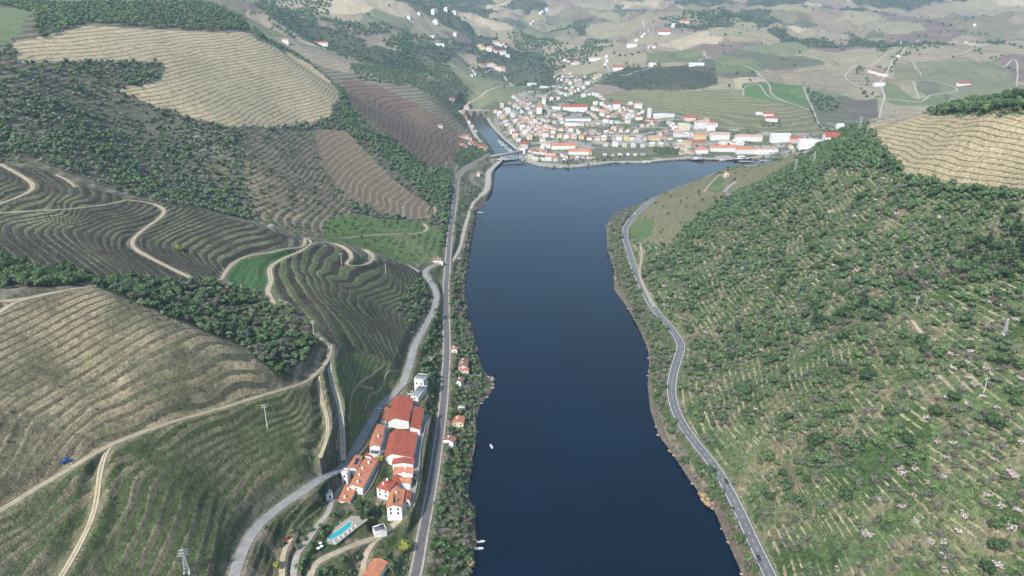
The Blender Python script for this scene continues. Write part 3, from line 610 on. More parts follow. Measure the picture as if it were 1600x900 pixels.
def crown_near(kind, s):
    if kind == 'evergreen_tree': return leaf_cloud(460, .36, round_lumps(3.4, 3.7, s, 8, .85), s, core=.62)
    if kind == 'olive_tree': return leaf_cloud(380, .30, round_lumps(2.7, 2.8, s, 8, .7), s, core=.5)
    if kind == 'yellow_tree': return leaf_cloud(300, .42, round_lumps(2.8, 3.2, s, 6, .9), s)
    if kind == 'almond_tree': return leaf_cloud(190, .26, round_lumps(2.6, 3.0, s, 7, .75), s, core=0, hollow=.2)
    if kind == 'bare_tree':
        q = np.random.default_rng(s); v, f = leaf_cloud(90, .34, round_lumps(2.3, 4.2, s, 6, 1.2), s, core=0, hollow=.1); P = [(v, f)]
        for k in range(34):
            a = q.uniform(0, 6.28); L = q.uniform(1.2, 2.9); z = q.uniform(1.4, 3.6); P.append(tube([(math.cos(a) * L * .15, math.sin(a) * L * .15, z), (math.cos(a) * L, math.sin(a) * L, z + L * q.uniform(.5, 1.4))], [.11, .04], 4))
        return merge(P)
    if kind == 'cypress_tree': return leaf_cloud(420, .34, [(0, 0, 1.3 + 1.5 * k, 1.35 * (1 - (k / 8.6) ** 2.0) * (.75 + .25 * min(1, k)), 1.35) for k in range(8)], s, core=.85, hollow=.8)
    if kind == 'pine_tree': return leaf_cloud(340, .45, [(0.3 * math.cos(k * 2.4), .3 * math.sin(k * 2.4), 3 + 1.5 * k, 2.5 * (1 - k / 7), 1.0) for k in range(6)], s, core=.6)
    if kind == 'shrub': return leaf_cloud(90, .30, round_lumps(1.5, .9, s, 4, .75), s)
    if kind == 'hedge_bush': return leaf_cloud(140, .3, round_lumps(1.6, 1.3, s, 5, .9), s)
def crown_far(kind, s):
    if kind == 'evergreen_tree': return leaf_cloud(36, .95, round_lumps(3.4, 3.4, s, 3, .85), s, core=.85, nu=5, nv=3)
    if kind == 'olive_tree': return leaf_cloud(28, .8, round_lumps(2.7, 2.4, s, 3, .75), s, core=.8, nu=5, nv=3)
    if kind == 'almond_tree': return leaf_cloud(44, .5, round_lumps(2.6, 2.8, s, 3, .75), s, core=0, hollow=.2)
    if kind == 'bare_tree': return leaf_cloud(40, .6, round_lumps(2.4, 3.8, s, 3, 1.2), s, core=0, hollow=.1)
    if kind == 'pine_tree': return leaf_cloud(36, 1.0, [(0, 0, 3 + 2.4 * k, 2.6 * (1 - k / 4), 1.5) for k in range(3)], s, core=.75)
    if kind == 'shrub': return leaf_cloud(12, .65, [(0, 0, .8, 1.3, 1.0)], s, core=.9, nu=5, nv=3)
    return leaf_cloud(24, .6, [(0, 0, 1.3, 1.5, 1.3)], s, core=.9, nu=5, nv=3)
TRUNK = {'evergreen_tree': lambda s: limbs(4.2, .26, 1.8, 4, s), 'olive_tree': lambda s: limbs(3.0, .24, 1.5, 4, s), 'almond_tree': lambda s: limbs(3.2, .16, 2.0, 7, s, .95), 'bare_tree': lambda s: limbs(6.2, .20, 2.4, 8, s, 1.0),
         'cypress_tree': lambda s: limbs(8, .2, .3, 2, s), 'pine_tree': lambda s: limbs(10, .22, 1.2, 5, s, .9), 'shrub': lambda s: limbs(1.0, .07, .6, 3, s), 'yellow_tree': lambda s: limbs(3.4, .2, 1.4, 4, s), 'hedge_bush': lambda s: limbs(1.4, .08, .7, 3, s)}
MF = {k: foliage(k, *v) for k, v in KIND.items()}; MFA = {k: foliage(k + '_mass', *v, attr=True) for k, v in KIND.items()}
def zid(x, y):
    ia = np.rint(np.interp(np.arctan2(x, y), az, np.arange(NA))).astype(int); ir = np.rint(np.interp(np.hypot(x, y), rr, np.arange(NR))).astype(int); return ZID[ir, ia]
ZN = {}
for k, z in enumerate(ZONES): ZN.setdefault(z[0], []).append(k + 1)
PLANTS = {k: [] for k in KIND}           # (x, y, scale, zone phrase)
BLOCK = []                               # footprints kept clear of trees: (x, y, radius)
def scatter(zone, cell, prob, mix, smin, smax, phrase, rowed=False, clear=2.0, bbox=None, poly=None):
    """poly (in picture positions) or a land-cover zone; prob(x,y)->0..1; mix {kind: weight}"""
    W_ = []
    if poly is not None: W_ = [zpoly(poly, 30)]
    else: W_ = [ZP[i] for i in ZN[zone]]
    for wp in W_:
        a = np.array(wp); x0, y0 = a.min(0); x1, y1 = a.max(0); x0 = max(x0, -1400); x1 = min(x1, 1400); y0 = max(y0, 150)
        gx, gy = np.meshgrid(np.arange(x0, x1, cell), np.arange(y0, y1, cell)); gx = gx.ravel() + rng.uniform(-.5, .5, gx.size) * cell * (.95); gy = gy.ravel() + rng.uniform(-.5, .5, gy.size) * cell * .95
        ok = inpoly(gx, gy, wp); gx = gx[ok]; gy = gy[ok]
        if zone is not None: ok = np.isin(zid(gx, gy), ZN[zone]); gx = gx[ok]; gy = gy[ok]
        if rowed:      # shift to the nearest terrace row
            p = sample(ph, gx, gy); fr = p - np.floor(p); ok = np.abs(fr - .35) < rowed; gx = gx[ok]; gy = gy[ok]
        pr = prob(gx, gy) if callable(prob) else np.full(gx.shape, prob); ok = rng.random(gx.shape) < pr; gx = gx[ok]; gy = gy[ok]
        ok = (sample(ROADCLR, gx, gy) > clear) & (sample(SDW, gx, gy) > .8)
        px, py = proj(gx, gy, 0); gx = gx[ok]; gy = gy[ok]
        ang = np.abs(np.arctan2(gx, gy)) < math.radians(50); gx = gx[ang]; gy = gy[ang]
        ks = list(mix); w = np.array([mix[k] for k in ks], float); ch = rng.choice(len(ks), gx.size, p=w / w.sum())
        for i in range(gx.size): PLANTS[ks[ch[i]]].append((gx[i], gy[i], rng.uniform(smin, smax), phrase))
def dens(scale, lo, hi, base=0.0, seed=1, o=3):
    return lambda x, y: np.clip(base + (1 - base) * (fbm(x, y, scale, o, seed) - lo) / (hi - lo), 0, 1)
EV, OL, AL, BA, SH, PI_ = 'evergreen_tree', 'olive_tree', 'almond_tree', 'bare_tree', 'shrub', 'pine_tree'
R_ = 'on the scrubby terraced slope right of the river'
# right hill
def pr_right(x, y):
    p = .46 + .6 * (fbm(x, y, 60, 3, 51)); 
    return np.clip(p, .12, .95)
scatter('right_scrub', 5.3, pr_right, {EV: .48, OL: .44, AL: .03, BA: .07}, .42, 1.15, R_)
scatter('right_scrub', 15, .3, {EV: 1}, 1.1, 1.6, R_)
scatter('right_scrub', 3.3, dens(30, -.8, .6, .1, 52), {SH: .85, OL: .12, BA: .05}, .45, 1.1, R_)
scatter(None, 5.0, .55, {EV: .75, OL: .2, PI_: .1}, .9, 1.5, 'in the gully band across the right hill', poly=[(1110,515),(1180,520),(1250,500),(1330,480),(1400,455),(1440,430),(1500,420),(1600,355),(1640,360),(1640,420),(1530,450),(1440,470),(1380,500),(1280,520),(1200,545),(1130,540)])
scatter(None, 5.0, .6, {BA: .8, EV: .1}, .9, 1.4, 'among the brown leafless trees on the right hill', poly=[(1395,430),(1460,420),(1520,410),(1600,395),(1600,430),(1520,440),(1440,455),(1400,455)])
scatter(None, 5.5, .6, {PI_: .7, EV: .4}, .9, 1.5, 'in the tall stand at the right edge of the hill', poly=[(1490,400),(1560,370),(1640,350),(1640,440),(1560,430),(1500,430)])
scatter(None, 4.6, .8, {EV: .9, OL: .2}, .9, 1.4, 'in the dark thicket below the ploughed field on the right', poly=[(1280,222),(1310,208),(1350,200),(1365,215),(1395,250),(1408,268),(1400,275),(1330,268),(1280,262),(1262,248)])
scatter(None, 4.6, .75, {EV: .9, OL: .2}, .8, 1.2, 'on the wooded flank above the river bend', poly=[(1262,248),(1290,265),(1280,300),(1230,310),(1180,330),(1120,350),(1080,385),(1050,420),(1045,395),(1070,365),(1110,335),(1160,305),(1200,280)])
scatter(None, 4.2, .85, {EV: 1}, 1.0, 1.6, 'in the tree line along the crest behind the ploughed field', poly=[(1455,177),(1500,166),(1560,158),(1640,150),(1640,172),(1600,178),(1520,179)])
scatter(None, 3.8, .8, {EV: 1}, .8, 1.2, 'in the tree line along the lower edge of the ploughed field', poly=[(1408,272),(1430,282),(1500,294),(1600,302),(1640,304),(1640,318),(1560,314),(1480,306),(1420,296)])
scatter(None, 7, .45, {AL: .75, BA: .3}, .75, 1.05, 'in pale blossom on the lower right slope', poly=[(1330,760),(1420,700),(1500,560),(1600,520),(1600,900),(1300,905),(1290,840)])
scatter(None, 9, .25, {AL: .7, BA: .4}, .7, 1.0, 'in pale blossom on the upper right slope', poly=[(1440,470),(1600,440),(1600,560),(1480,560)])
scatter('right_lower_bank', 4.0, .75, {EV: .35, OL: .3, SH: .4, BA: .35}, .55, 1.0, 'on the bank between the right road and the river', clear=1.0)
scatter(None, 3.6, .85, {BA: .9, EV: .2}, .8, 1.2, 'on the outer river bank by the bend on the right', poly=[(945,350),(962,322),(985,325),(975,350),(968,380),(975,420),(962,425),(951,400)])
scatter('right_vines', 16, .22, {OL: .5, EV: .5}, .6, .9, 'on the small vineyard above the river bend')
# left side
A_ = 'on the rough terraces of the big left hill'
scatter('scrub_left', 4.5, lambda x, y: np.clip(.62 + .5 * fbm(x, y, 90, 3, 61), .3, .95), {EV: .4, OL: .6, SH: .15}, .6, 1.15, A_)
scatter('olives_left', 4.2, .8, {OL: .75, EV: .25}, .5, .75, 'in the olive rows on the left hill', rowed=.22)
scatter('orchard_left', 6.2, .62, {EV: .8, OL: .2}, .42, .6, 'in the green orchard left of the railway', rowed=.3)
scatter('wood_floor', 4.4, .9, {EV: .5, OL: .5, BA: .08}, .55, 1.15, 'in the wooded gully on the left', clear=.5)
scatter(None, 4.4, .9, {EV: .8, OL: .3}, .8, 1.2, 'in the dark wood at the left edge', poly=[(-40,400),(10,405),(60,418),(120,428),(150,440),(120,448),(60,450),(0,452),(-40,452)])
scatter(None, 4.8, .8, {EV: .9, OL: .2}, .8, 1.25, 'on the steep dark flank above the railway', poly=[(560,205),(610,215),(640,240),(670,262),(700,262),(712,290),(704,350),(697,400),(690,380),(690,345),(682,322),(660,300),(615,262)])
scatter(None, 4.6, .85, {EV: .95}, .8, 1.2, 'in the tree line along the crest of the left hill', poly=[(395,42),(420,62),(465,85),(500,112),(530,135),(545,165),(560,205),(535,200),(536,160),(515,122),(480,98),(440,76),(405,60)])
scatter(None, 5.2, .75, {EV: .7, OL: .4}, .8, 1.1, 'in the woodland on the top of the left hill', poly=[(-40,-8),(100,6),(250,2),(330,4),(385,30),(390,48),(330,48),(240,43),(140,36),(60,64),(52,20),(0,8)])
scatter('spur_brown', 30, .02, {SH: 1}, .6, .9, 'on the brown spur')
scatter('striped', 12, dens(60, .2, .9, 0, 63), {SH: 1}, .4, .8, 'on the striped vineyard')
scatter('slope_upper', 6, dens(40, .15, .9, 0, 64), {SH: 1}, .3, .65, 'on the dry terraced slope in the left foreground')
scatter('slope_lower', 6.5, dens(30, .2, .9, 0, 65), {SH: 1}, .3, .6, 'on the grassy terraces in the left foreground')
scatter(None, 4.6, .8, {EV: .7, OL: .4}, .5, .85, 'on the slope between the left road and the terraces', poly=[(628,455),(662,440),(676,470),(660,500),(640,530),(618,480)])
scatter(None, 4.4, .8, {EV: .8, OL: .1, SH: .1}, .6, 1.0, 'in the strip between the left road and the railway', poly=[(690,425),(696,440),(695,540),(688,620),(672,600),(655,575),(660,540),(675,510),(688,470)])
scatter(None, 4.6, .75, {EV: .8, SH: .4}, .5, .8, 'on the embankment above the railway', poly=[(672,620),(690,600),(688,650),(680,700),(670,780),(655,832),(645,860),(648,800),(656,740),(662,690)])
scatter(None, 3.3, .9, {BA: .75, EV: .25, OL: .15}, .8, 1.2, 'on the left river bank below the lane', poly=[(738,325),(745,330),(740,352),(736,385),(732,420),(738,450),(740,500),(748,545),(742,560),(725,540),(712,500),(706,440),(715,420),(728,380)], clear=1)
scatter(None, 4.0, .85, {EV: .5, OL: .5}, .6, 1.05, 'between the railway and the left river bank', poly=[(702,430),(715,440),(722,520),(740,560),(752,600),(760,620),(750,640),(720,560),(704,520)], clear=1)
scatter(None, 5.0, .7, {EV: .5, OL: .5}, .7, 1.1, 'on the left river bank below the houses', poly=[(690,745),(735,720),(735,800),(740,830),(735,900),(715,900),(712,850),(690,820),(680,800)], clear=1.5)
scatter(None, 4.2, .7, {BA: .9}, .8, 1.1, 'leaning over the water on the left bank', poly=[(728,795),(742,800),(748,840),(742,870),(728,865),(722,820)], clear=1)
scatter(None, 5.5, .5, {EV: .8, SH: .4}, .5, .9, 'in the gardens of the riverside houses', poly=[(703,560),(730,560),(745,620),(748,680),(742,720),(700,730),(694,700),(700,640)], clear=1.5)
scatter(None, 3.4, .6, {SH: .7, EV: .3}, .5, .9, 'on the garden terraces below the pool', poly=[(500,870),(560,850),(620,850),(640,860),(640,900),(470,900)], clear=1)
scatter(None, 5.5, .9, {EV: .7, OL: .3}, .6, 1, 'between the spur and the stone bridge', poly=[(690,90),(715,120),(738,150),(735,175),(725,200),(700,170),(660,140),(560,125),(545,105),(600,92)], clear=1)
scatter(None, 5.5, .8, {EV: .8, BA: .3}, .7, 1.1, 'below the spur beside the river mouth', poly=[(705,250),(725,225),(745,215),(768,235),(770,242),(740,255),(722,262)], clear=1)
scatter(None, 6.5, .8, {EV: .8, BA: .3}, .5, .9, 'between the railway and the lane on the left', poly=[(722,275),(740,290),(750,300),(735,320),(722,360),(708,400),(706,370),(714,320)], clear=1)
scatter('town_ground', 11, .42, {EV: .7, BA: .5, OL: .3}, .5, 1.0, 'among the town houses', clear=1)
scatter(None, 9, .85, {EV: .5, BA: .6}, .7, 1.0, 'along the town quay', poly=[(870,258),(900,256),(960,249),(1040,246),(1060,242),(960,244),(880,250)], clear=.5)
scatter(None, 7, .9, {EV: 1}, .7, 1.0, 'in the riverside garden of the town', poly=[(1020,232),(1060,232),(1065,242),(1025,244)], clear=.5)
scatter('dark_knoll', 8, .6, {SH: .5, EV: .5}, .5, .8, 'on the dark knoll behind the town')
# far woods: by noise
def far_woods():
    n = 15000; x = rng.uniform(-2200, 3000, n * 6); y = rng.uniform(1850, 5200, n * 6)
    ok = (np.abs(np.arctan2(x, y)) < math.radians(39)) & (rng.random(x.shape) < (2400 / np.maximum(y, 2000)) ** 1.5)
    x = x[ok]; y = y[ok]; wd = fbm(x, y, 330, 4, 90) > .23; hedge = np.abs(fbm(x, y, 260, 2, 95)) < .03
    z = zid(x, y); ok = (wd | (hedge & (rng.random(x.shape) < .8)) | (rng.random(x.shape) < .012)) & (z == 0); x = x[ok]; y = y[ok]; ok = rng.random(x.shape) < .62; x = x[ok]; y = y[ok]
    for a, b in zip(x, y): PLANTS[EV].append((a, b, rng.uniform(.9, 1.6), 'in the far woods'))
far_woods()
for pl in ([(620,50),(700,62),(760,72),(790,95),(740,85),(650,75),(600,70)], [(800,50),(850,60),(905,80),(920,62),(960,70),(930,98),(890,100),(850,112),(810,92)], [(520,35),(600,38),(640,52),(560,58),(525,50)], [(590,62),(640,75),(650,95),(610,82)],
           [(1370,28),(1450,25),(1460,40),(1410,45),(1375,38)], [(1500,15),(1600,20),(1600,35),(1520,30)], [(1258,140),(1300,152),(1312,172),(1290,178),(1268,165)],[(1370,72),(1392,70),(1385,82),(1368,80)],[(1030,30),(1100,15),(1180,30),(1120,45),(1060,42)],[(1480,0),(1560,5),(1600,0),(1600,12),(1500,10)],[(400,0),(520,0),(500,22),(420,35)]):
    scatter(None, 11, .8, {EV: 1}, 1.0, 1.7, 'in the far woods', poly=pl)
scatter(None, 7, .9, {EV: 1}, .7, 1.1, 'in the hedge lines behind the town', poly=[(1262,168),(1270,170),(1300,212),(1292,214)])
scatter(None, 9, .9, {EV: 1}, .7, 1.1, 'in the hedge lines behind the town', poly=[(1378,112),(1390,100),(1435,62),(1442,64),(1400,98),(1386,118)])
scatter(None, 7, .7, {EV: 1}, .7, 1.1, 'round the hamlet on the far slope', poly=[(1335,108),(1345,104),(1352,112),(1338,116)])
scatter(None, 9, .8, {EV: 1}, .6, .9, 'round the estate house above the town', poly=[(1185,190),(1222,188),(1222,199),(1190,200)])

scatter(None, 3.6, .75, {SH: .6, EV: .5}, .5, .9, 'on the garden slope above the pool', poly=[(490,835),(520,808),(545,795),(575,780),(600,785),(612,800),(590,812),(552,808),(520,822),(500,842)], clear=1)
scatter('quinta_terraces', 5, .3, {SH: .8, OL: .3}, .4, .7, 'on the small terraces below the main road', clear=1)
scatter(None, 3.4, .8, {SH: .8, EV: .3}, .5, .8, 'in the hedge between the two garden lanes', poly=[(478,850),(500,832),(505,838),(488,862),(476,880),(474,905),(468,905),(470,870)], clear=.6)

scatter(None, 3.6, .85, {EV: .35, OL: .25, SH: .3, BA: .7}, .5, 1.0, 'on the bank between the right road and the river', poly=[(1048,700),(1060,720),(1080,752),(1103,782),(1120,800),(1132,832),(1150,872),(1162,902),(1196,902),(1172,858),(1142,795),(1112,742),(1080,700),(1056,664),(1044,630),(1044,600),(1050,560),(1034,520),(1008,480),(985,440),(970,400),(955,400),(962,440),(990,490),(1015,550),(1018,620)], clear=.8)
scatter(None, 3.8, .75, {EV: .4, OL: .3, SH: .3, BA: .5}, .5, 1.0, 'along the left bank between the railway and the water', poly=[(702,430),(726,440),(728,500),(742,550),(756,590),(752,620),(742,650),(742,700),(730,770),(742,800),(742,850),(734,902),(665,902),(676,832),(690,760),(700,690),(704,600),(706,540)], clear=1.2)
# ------------------------------------------------------------ building kit
def tagit(o, label, cat, group=None):
    o['label'] = label; o['category'] = cat
    if group: o['group'] = group
    return o
def empty(name, loc, rz=0, label=None, cat=None, group=None):
    o = bpy.data.objects.new(name, None); COL.objects.link(o); o.location = loc; o.rotation_euler = (0, 0, rz); o.empty_display_size = .5
    if label: tagit(o, label, cat, group)
    return o
def copy_tree(o, parent=None):
    c = o.copy(); COL.objects.link(c); c.parent = parent
    for ch in KIDS.get(o.name, []): copy_tree(ch, c)
    return c
KIDS = {}
def part(name, V, F, mat, parent, loc=None):
    o = link_mesh(name, V, F, [mat], parent); KIDS.setdefault(parent.name, []).append(o)
    if loc is not None: o.location = loc
    return o
def box(x0, x1, y0, y1, z0, z1):
    V = [(x0,y0,z0),(x1,y0,z0),(x1,y1,z0),(x0,y1,z0),(x0,y0,z1),(x1,y0,z1),(x1,y1,z1),(x0,y1,z1)]
    return np.array(V, float), np.array([(0,3,2,1),(4,5,6,7),(0,1,5,4),(1,2,6,5),(2,3,7,6),(3,0,4,7)])
def beam(a, b, w, h=None):
    a = Vector(a); b = Vector(b); d = (b - a).normalized(); u = d.cross(Vector((0, 0, 1))); u = Vector((1, 0, 0)) if u.length < .01 else u.normalized(); v = u.cross(d); h = h or w
    V = [tuple(p + u * (sx * w / 2) + v * (sy * h / 2)) for p in (a, b) for sx, sy in ((-1, -1), (1, -1), (1, 1), (-1, 1))]
    return np.array(V), np.array([(0,1,2,3),(7,6,5,4),(0,4,5,1),(1,5,6,2),(2,6,7,3),(3,7,4,0)])
def plaster(name, c):
    t = NT(name, .9, .1); f = t.ramp(t.noise(.5, 5), .35, .7); g = t.ramp(t.noise(2.5, 4), .5, .75)
    t.base(t.mix(t.math('MULTIPLY', g, .18), t.mix(f, tuple(x * .86 for x in c), c), tuple(x * .6 for x in c))); return t.m
def tiles(name, c):
    t = NT(name, .9, .1); f = t.ramp(t.noise(.35, 5), .3, .7); g = t.ramp(t.noise(3.5, 3), .4, .7)
    t.base(t.mix(t.math('MULTIPLY', g, .35), t.mix(f, tuple(x * .8 for x in c), tuple(min(1, x * 1.15) for x in c)), (c[0] * .55, c[1] * .6, c[2] * .7)))
    g2 = t.n.get('Geometry'); w = t.add('ShaderNodeTexWave'); w.inputs['Scale'].default_value = 1.1; w.bands_direction = 'DIAGONAL'; t.link(g2.outputs['Position'], w.inputs['Vector']); t.bump(w.outputs[1], .05, .5)
    return t.m
WALLC = {'white': plaster('white_plaster', (.78, .77, .74)), 'cream': plaster('cream_plaster', (.70, .62, .45)), 'pink': plaster('pink_plaster', (.66, .50, .44)), 'yellow': plaster('yellow_plaster', (.68, .56, .28)), 'grey': plaster('grey_render', (.42, .42, .40)),
         'stone': plaster('stone', (.30, .26, .20)), 'pale blue': plaster('blue_plaster', (.45, .52, .60))}
ROOFC = {'orange': tiles('orange_tiles', (.48, .195, .11)), 'red': tiles('red_tiles', (.35, .095, .06)), 'brown': tiles('brown_tiles', (.27, .14, .10)), 'pinkish': tiles('faded_tiles', (.48, .29, .23)), 'grey': simple('grey_roof', (.22, .23, .24), .8, .2), 'pale': simple('pale_roof', (.55, .55, .53), .8, .15), 'dark': simple('dark_roof', (.13, .11, .13), .7, .2)}
GLASS = simple('window_glass', (.035, .042, .05), .15, .2, .3, .5); TRIM = simple('trim', (.55, .53, .50), .8, .1); SHUT = simple('shutter', (.10, .13, .10), .8, .2); WHITE = simple('white_paint', (.8, .8, .8), .5, .05, 1, .4)
def window_parts(parent, x, y, z, ax, w=1.0, h=1.4):
    """ax: outward direction 'x+','x-','y+','y-'; a frame proud of the wall with its pane"""
    if ax[0] == 'y': s = 1 if ax[1] == '+' else -1; a = box(x - w / 2 - .12, x + w / 2 + .12, min(y, y + s * .05), max(y, y + s * .05), z - .12, z + h + .12); b = box(x - w / 2, x + w / 2, min(y + s * .02, y + s * .08), max(y + s * .02, y + s * .08), z, z + h)
    else: s = 1 if ax[1] == '+' else -1; a = box(min(x, x + s * .05), max(x, x + s * .05), y - w / 2 - .12, y + w / 2 + .12, z - .12, z + h + .12); b = box(min(x + s * .02, x + s * .08), max(x + s * .02, x + s * .08), y - w / 2, y + w / 2, z, z + h)
    f = part('window', *a, TRIM, parent); part('pane', *b, GLASS, f)
def wall_roof(root, L, Wd, h, roof, rise, wallm, roofm, over=.45, deep=3.0, ridge=.5):
    """house body centred on the origin, ridge along x; ridge = where across the depth (0..1) the ridge lies"""
    x0, x1, y0, y1 = -L / 2, L / 2, -Wd / 2, Wd / 2; yr = y0 + Wd * ridge; o = over
    if roof == 'gable':
        V = [(x0,y0,-deep),(x1,y0,-deep),(x1,y1,-deep),(x0,y1,-deep),(x0,y0,h),(x1,y0,h),(x1,y1,h),(x0,y1,h),(x0,yr,h+rise),(x1,yr,h+rise)]
        F = [(0,1,5,4),(2,3,7,6),(1,2,6,9,5),(3,0,4,8,7)]
        s0 = rise / (yr - y0); s1 = rise / (y1 - yr); t = .22
        R = [(x0-o,y0-o,h-o*s0+.05),(x1+o,y0-o,h-o*s0+.05),(x1+o,yr,h+rise+.05),(x0-o,yr,h+rise+.05),(x1+o,y1+o,h-o*s1+.05),(x0-o,y1+o,h-o*s1+.05)]
        R2 = R + [(a, b, c + t) for a, b, c in R]
        RF = [(6,7,8,9),(9,8,10,11),(1,0,3,2),(2,3,5,4),(0,1,7,6),(4,5,11,10),(1,2,8,7),(2,4,10,8),(3,0,6,9),(5,3,9,11)]
        part('wall', V, F, wallm, root); part('roof', R2, RF, roofm, root)
    elif roof == 'hip':
        V, F = box(x0, x1, y0, y1, -deep, h); part('wall', V, [tuple(f) for f in F[2:]], wallm, root)
        q = min(Wd / 2, L / 2 - .5); sl = rise / (Wd / 2); z = h - o * sl + .05
        R = [(x0-o,y0-o,z),(x1+o,y0-o,z),(x1+o,y1+o,z),(x0-o,y1+o,z),(x0+q,0,h+rise+.15),(x1-q,0,h+rise+.15),(x0-o,y0-o,z+.2),(x1+o,y0-o,z+.2),(x1+o,y1+o,z+.2),(x0-o,y1+o,z+.2)]
        RF = [(6,7,5,4),(7,8,5),(8,9,4,5),(9,6,4),(0,1,7,6),(1,2,8,7),(2,3,9,8),(3,0,6,9),(3,2,1,0)]
        part('roof', R, RF, roofm, root)
    else:
        V, F = box(x0, x1, y0, y1, -deep, h); part('wall', V, [tuple(f) for f in F[2:]], wallm, root)
        a = box(x0 + .25, x1 - .25, y0 + .25, y1 - .25, h - .4, h - .05); part('roof', *a, roofm, root)
        P = [box(x0-.03, x1+.03, y0-.03, y0 + .27, h - .3, h + .45), box(x0-.03, x1+.03, y1 - .27, y1+.03, h - .3, h + .45), box(x0-.03, x0 + .27, y0 + .27, y1 - .27, h - .3, h + .45), box(x1 - .27, x1+.03, y0 + .27, y1 - .27, h - .3, h + .45)]
        part('parapet', *merge(P), wallm, root)
def facade(root, L, Wd, h, nx, nz, ny=0, front='y-', door=True, back=False):
    for k in range(nz):
        z = 1.0 + k * (h - .4) / nz
        for i in range(nx):
            x = -L / 2 + L * (i + .5) / nx
            if door and k == 0 and i == nx // 2:
                d = part('door', *box(x - .55, x + .55, -Wd / 2 - .07, -Wd / 2, .0, 2.15), SHUT, root); continue
            window_parts(root, x, -Wd / 2, z, 'y-', 1.0, min(1.5, (h - .4) / nz - 1.1))
            if back: window_parts(root, x, Wd / 2, z, 'y+', 1.0, min(1.5, (h - .4) / nz - 1.1))
        for j in range(ny):
            y = -Wd / 2 + Wd * (j + .5) / ny
            window_parts(root, L / 2, y, z, 'x+', .95, min(1.5, (h - .4) / nz - 1.1)); window_parts(root, -L / 2, y, z, 'x-', .95, min(1.5, (h - .4) / nz - 1.1))
def chimney(root, x, y, z, s=.45, h=1.3):
    r = [k for k in KIDS[root.name] if k.name.startswith('roof')][0]
    part('chimney', *merge([box(x - s, x + s, y - s, y + s, z - 1.2, z + h), box(x - s * 1.3, x + s * 1.3, y - s * 1.3, y + s * 1.3, z + h, z + h + .2)]), WALLC['white'], r)
def clear(x, y, r): BLOCK.append((x, y, r))
def gable_px(name, label, r1, r2, zr, wl, wr, h, zb, wall='white', roof='orange', rise=None, over=.5, win=None, cat='building', chims=0, kind='gable'):
    """ridge from picture position r1 to r2 at absolute height zr; wl/wr: half depths left and right of the ridge"""
    a = Vector((*map(float, atz(*r1, zr)), 0)); b = Vector((*map(float, atz(*r2, zr)), 0)); d = b - a; L = d.length; ang = math.atan2(d.y, d.x)
    n = Vector((-d.y, d.x, 0)).normalized(); Wd = wl + wr; mid = (a + b) / 2 + n * (wl - wr) / 2      # n points to the left of r1->r2
    rise = rise if rise is not None else zr - zb - h
    root = empty(name, (mid.x, mid.y, zb), ang, label, cat); wall_roof(root, L, Wd, h, kind, rise, WALLC[wall], ROOFC[roof], over, 4.0, wr / Wd)
    clear(mid.x, mid.y, max(L, Wd) * .55)
    if win: facade(root, L, Wd, h, *win)
    q = random.Random(len(label))
    for k in range(chims): chimney(root, -L / 2 + L * (k + .6) / chims, q.uniform(-.15, .2) * Wd, h + rise * .75)
    return root
def box_px(name, label, c, zt, L, Wd, rz, h, wall='white', roof='grey', kind='flat', rise=1.5, win=None, cat='building', over=.4, chims=0, deep=4.0, atground=False):
    """c: picture position of the centre of the roof at absolute height zt (or of the base when atground)"""
    if atground: g = G1(*c); x, y, zb = g.x, g.y, g.z
    else: x, y = map(float, atz(*c, zt)); zb = zt - h
    root = empty(name, (x, y, zb), math.radians(rz), label, cat); wall_roof(root, L, Wd, h, kind, rise, WALLC[wall], ROOFC[roof], over, deep)
    clear(x, y, max(L, Wd) * .55)
    if win: facade(root, L, Wd, h, *win)
    for k in range(chims): chimney(root, -L / 2 + L * (k + .6) / chims, .1 * Wd, h + rise * .6)
    return root
# ------------------------------------------------------------ the winery
gable_px('wine_hall', 'large white wine hall with a broad tiled roof nearest the flat grey roofed building', (623,617), (615.5,651), 34, 10.0, 4.2, 6.4, 24, 'white', 'red', 2.6)
gable_px('wine_hall', 'lower red roofed hall attached to the right side of the large wine hall', (647,634), (640.8,666), 31.3, 6.6, .6, 4.6, 24, 'white', 'red', 2.4)
gable_px('storehouse', 'narrow orange roofed storehouse against the left side of the large wine hall', (602.5,636), (597.5,655), 30.5, 2.6, 2.2, 5.0, 24, 'white', 'orange', 1.3)
gable_px('wine_hall', 'deep red roofed wine hall in the middle of the winery', (620,671), (611.5,708.5), 33, 13.6, 4.6, 5.8, 24, 'white', 'red', 3.2)
gable_px('wine_hall', 'short red roofed block joining the middle wine hall to the main house', (632,708), (629,722), 30.2, 6.5, 6.5, 4.8, 24, 'white', 'red', 1.3)
gable_px('outbuilding', 'long narrow orange roofed building between the road and the wine halls', (591,663), (583,694.5), 34, 4.3, 2.4, 4.6, 28, 'white', 'orange', 1.4, win=(7,1,1,'y-',True,True), chims=1)
box_px('outbuilding', 'small outbuilding with a dark purple roof at the end of the long narrow building', (586,707), 32, 5.0, 6.2, 80, 3.6, 'white', 'dark', 'flat')
box_px('outbuilding', 'tiny red roofed lean-to beside the dark roofed outbuilding', (576.5,711), 31, 3.2, 4.5, 75, 3, 'white', 'red', 'gable', .7)
box_px('garage', 'white garage with a dark doorway beside the road wall', (586.5,719), 31, 4.2, 4.2, 0, 3.2, 'white', 'red', 'gable', .8, win=(1,1,0,'y-',True))
gable_px('lodge', 'long orange roofed lodge with a white windowed front facing the river', (572,716.5), (549.5,757), 34.5, 6.6, 1.8, 5.0, 28, 'white', 'orange', 1.6, win=(9,2,1,'y-',False,True), chims=4)
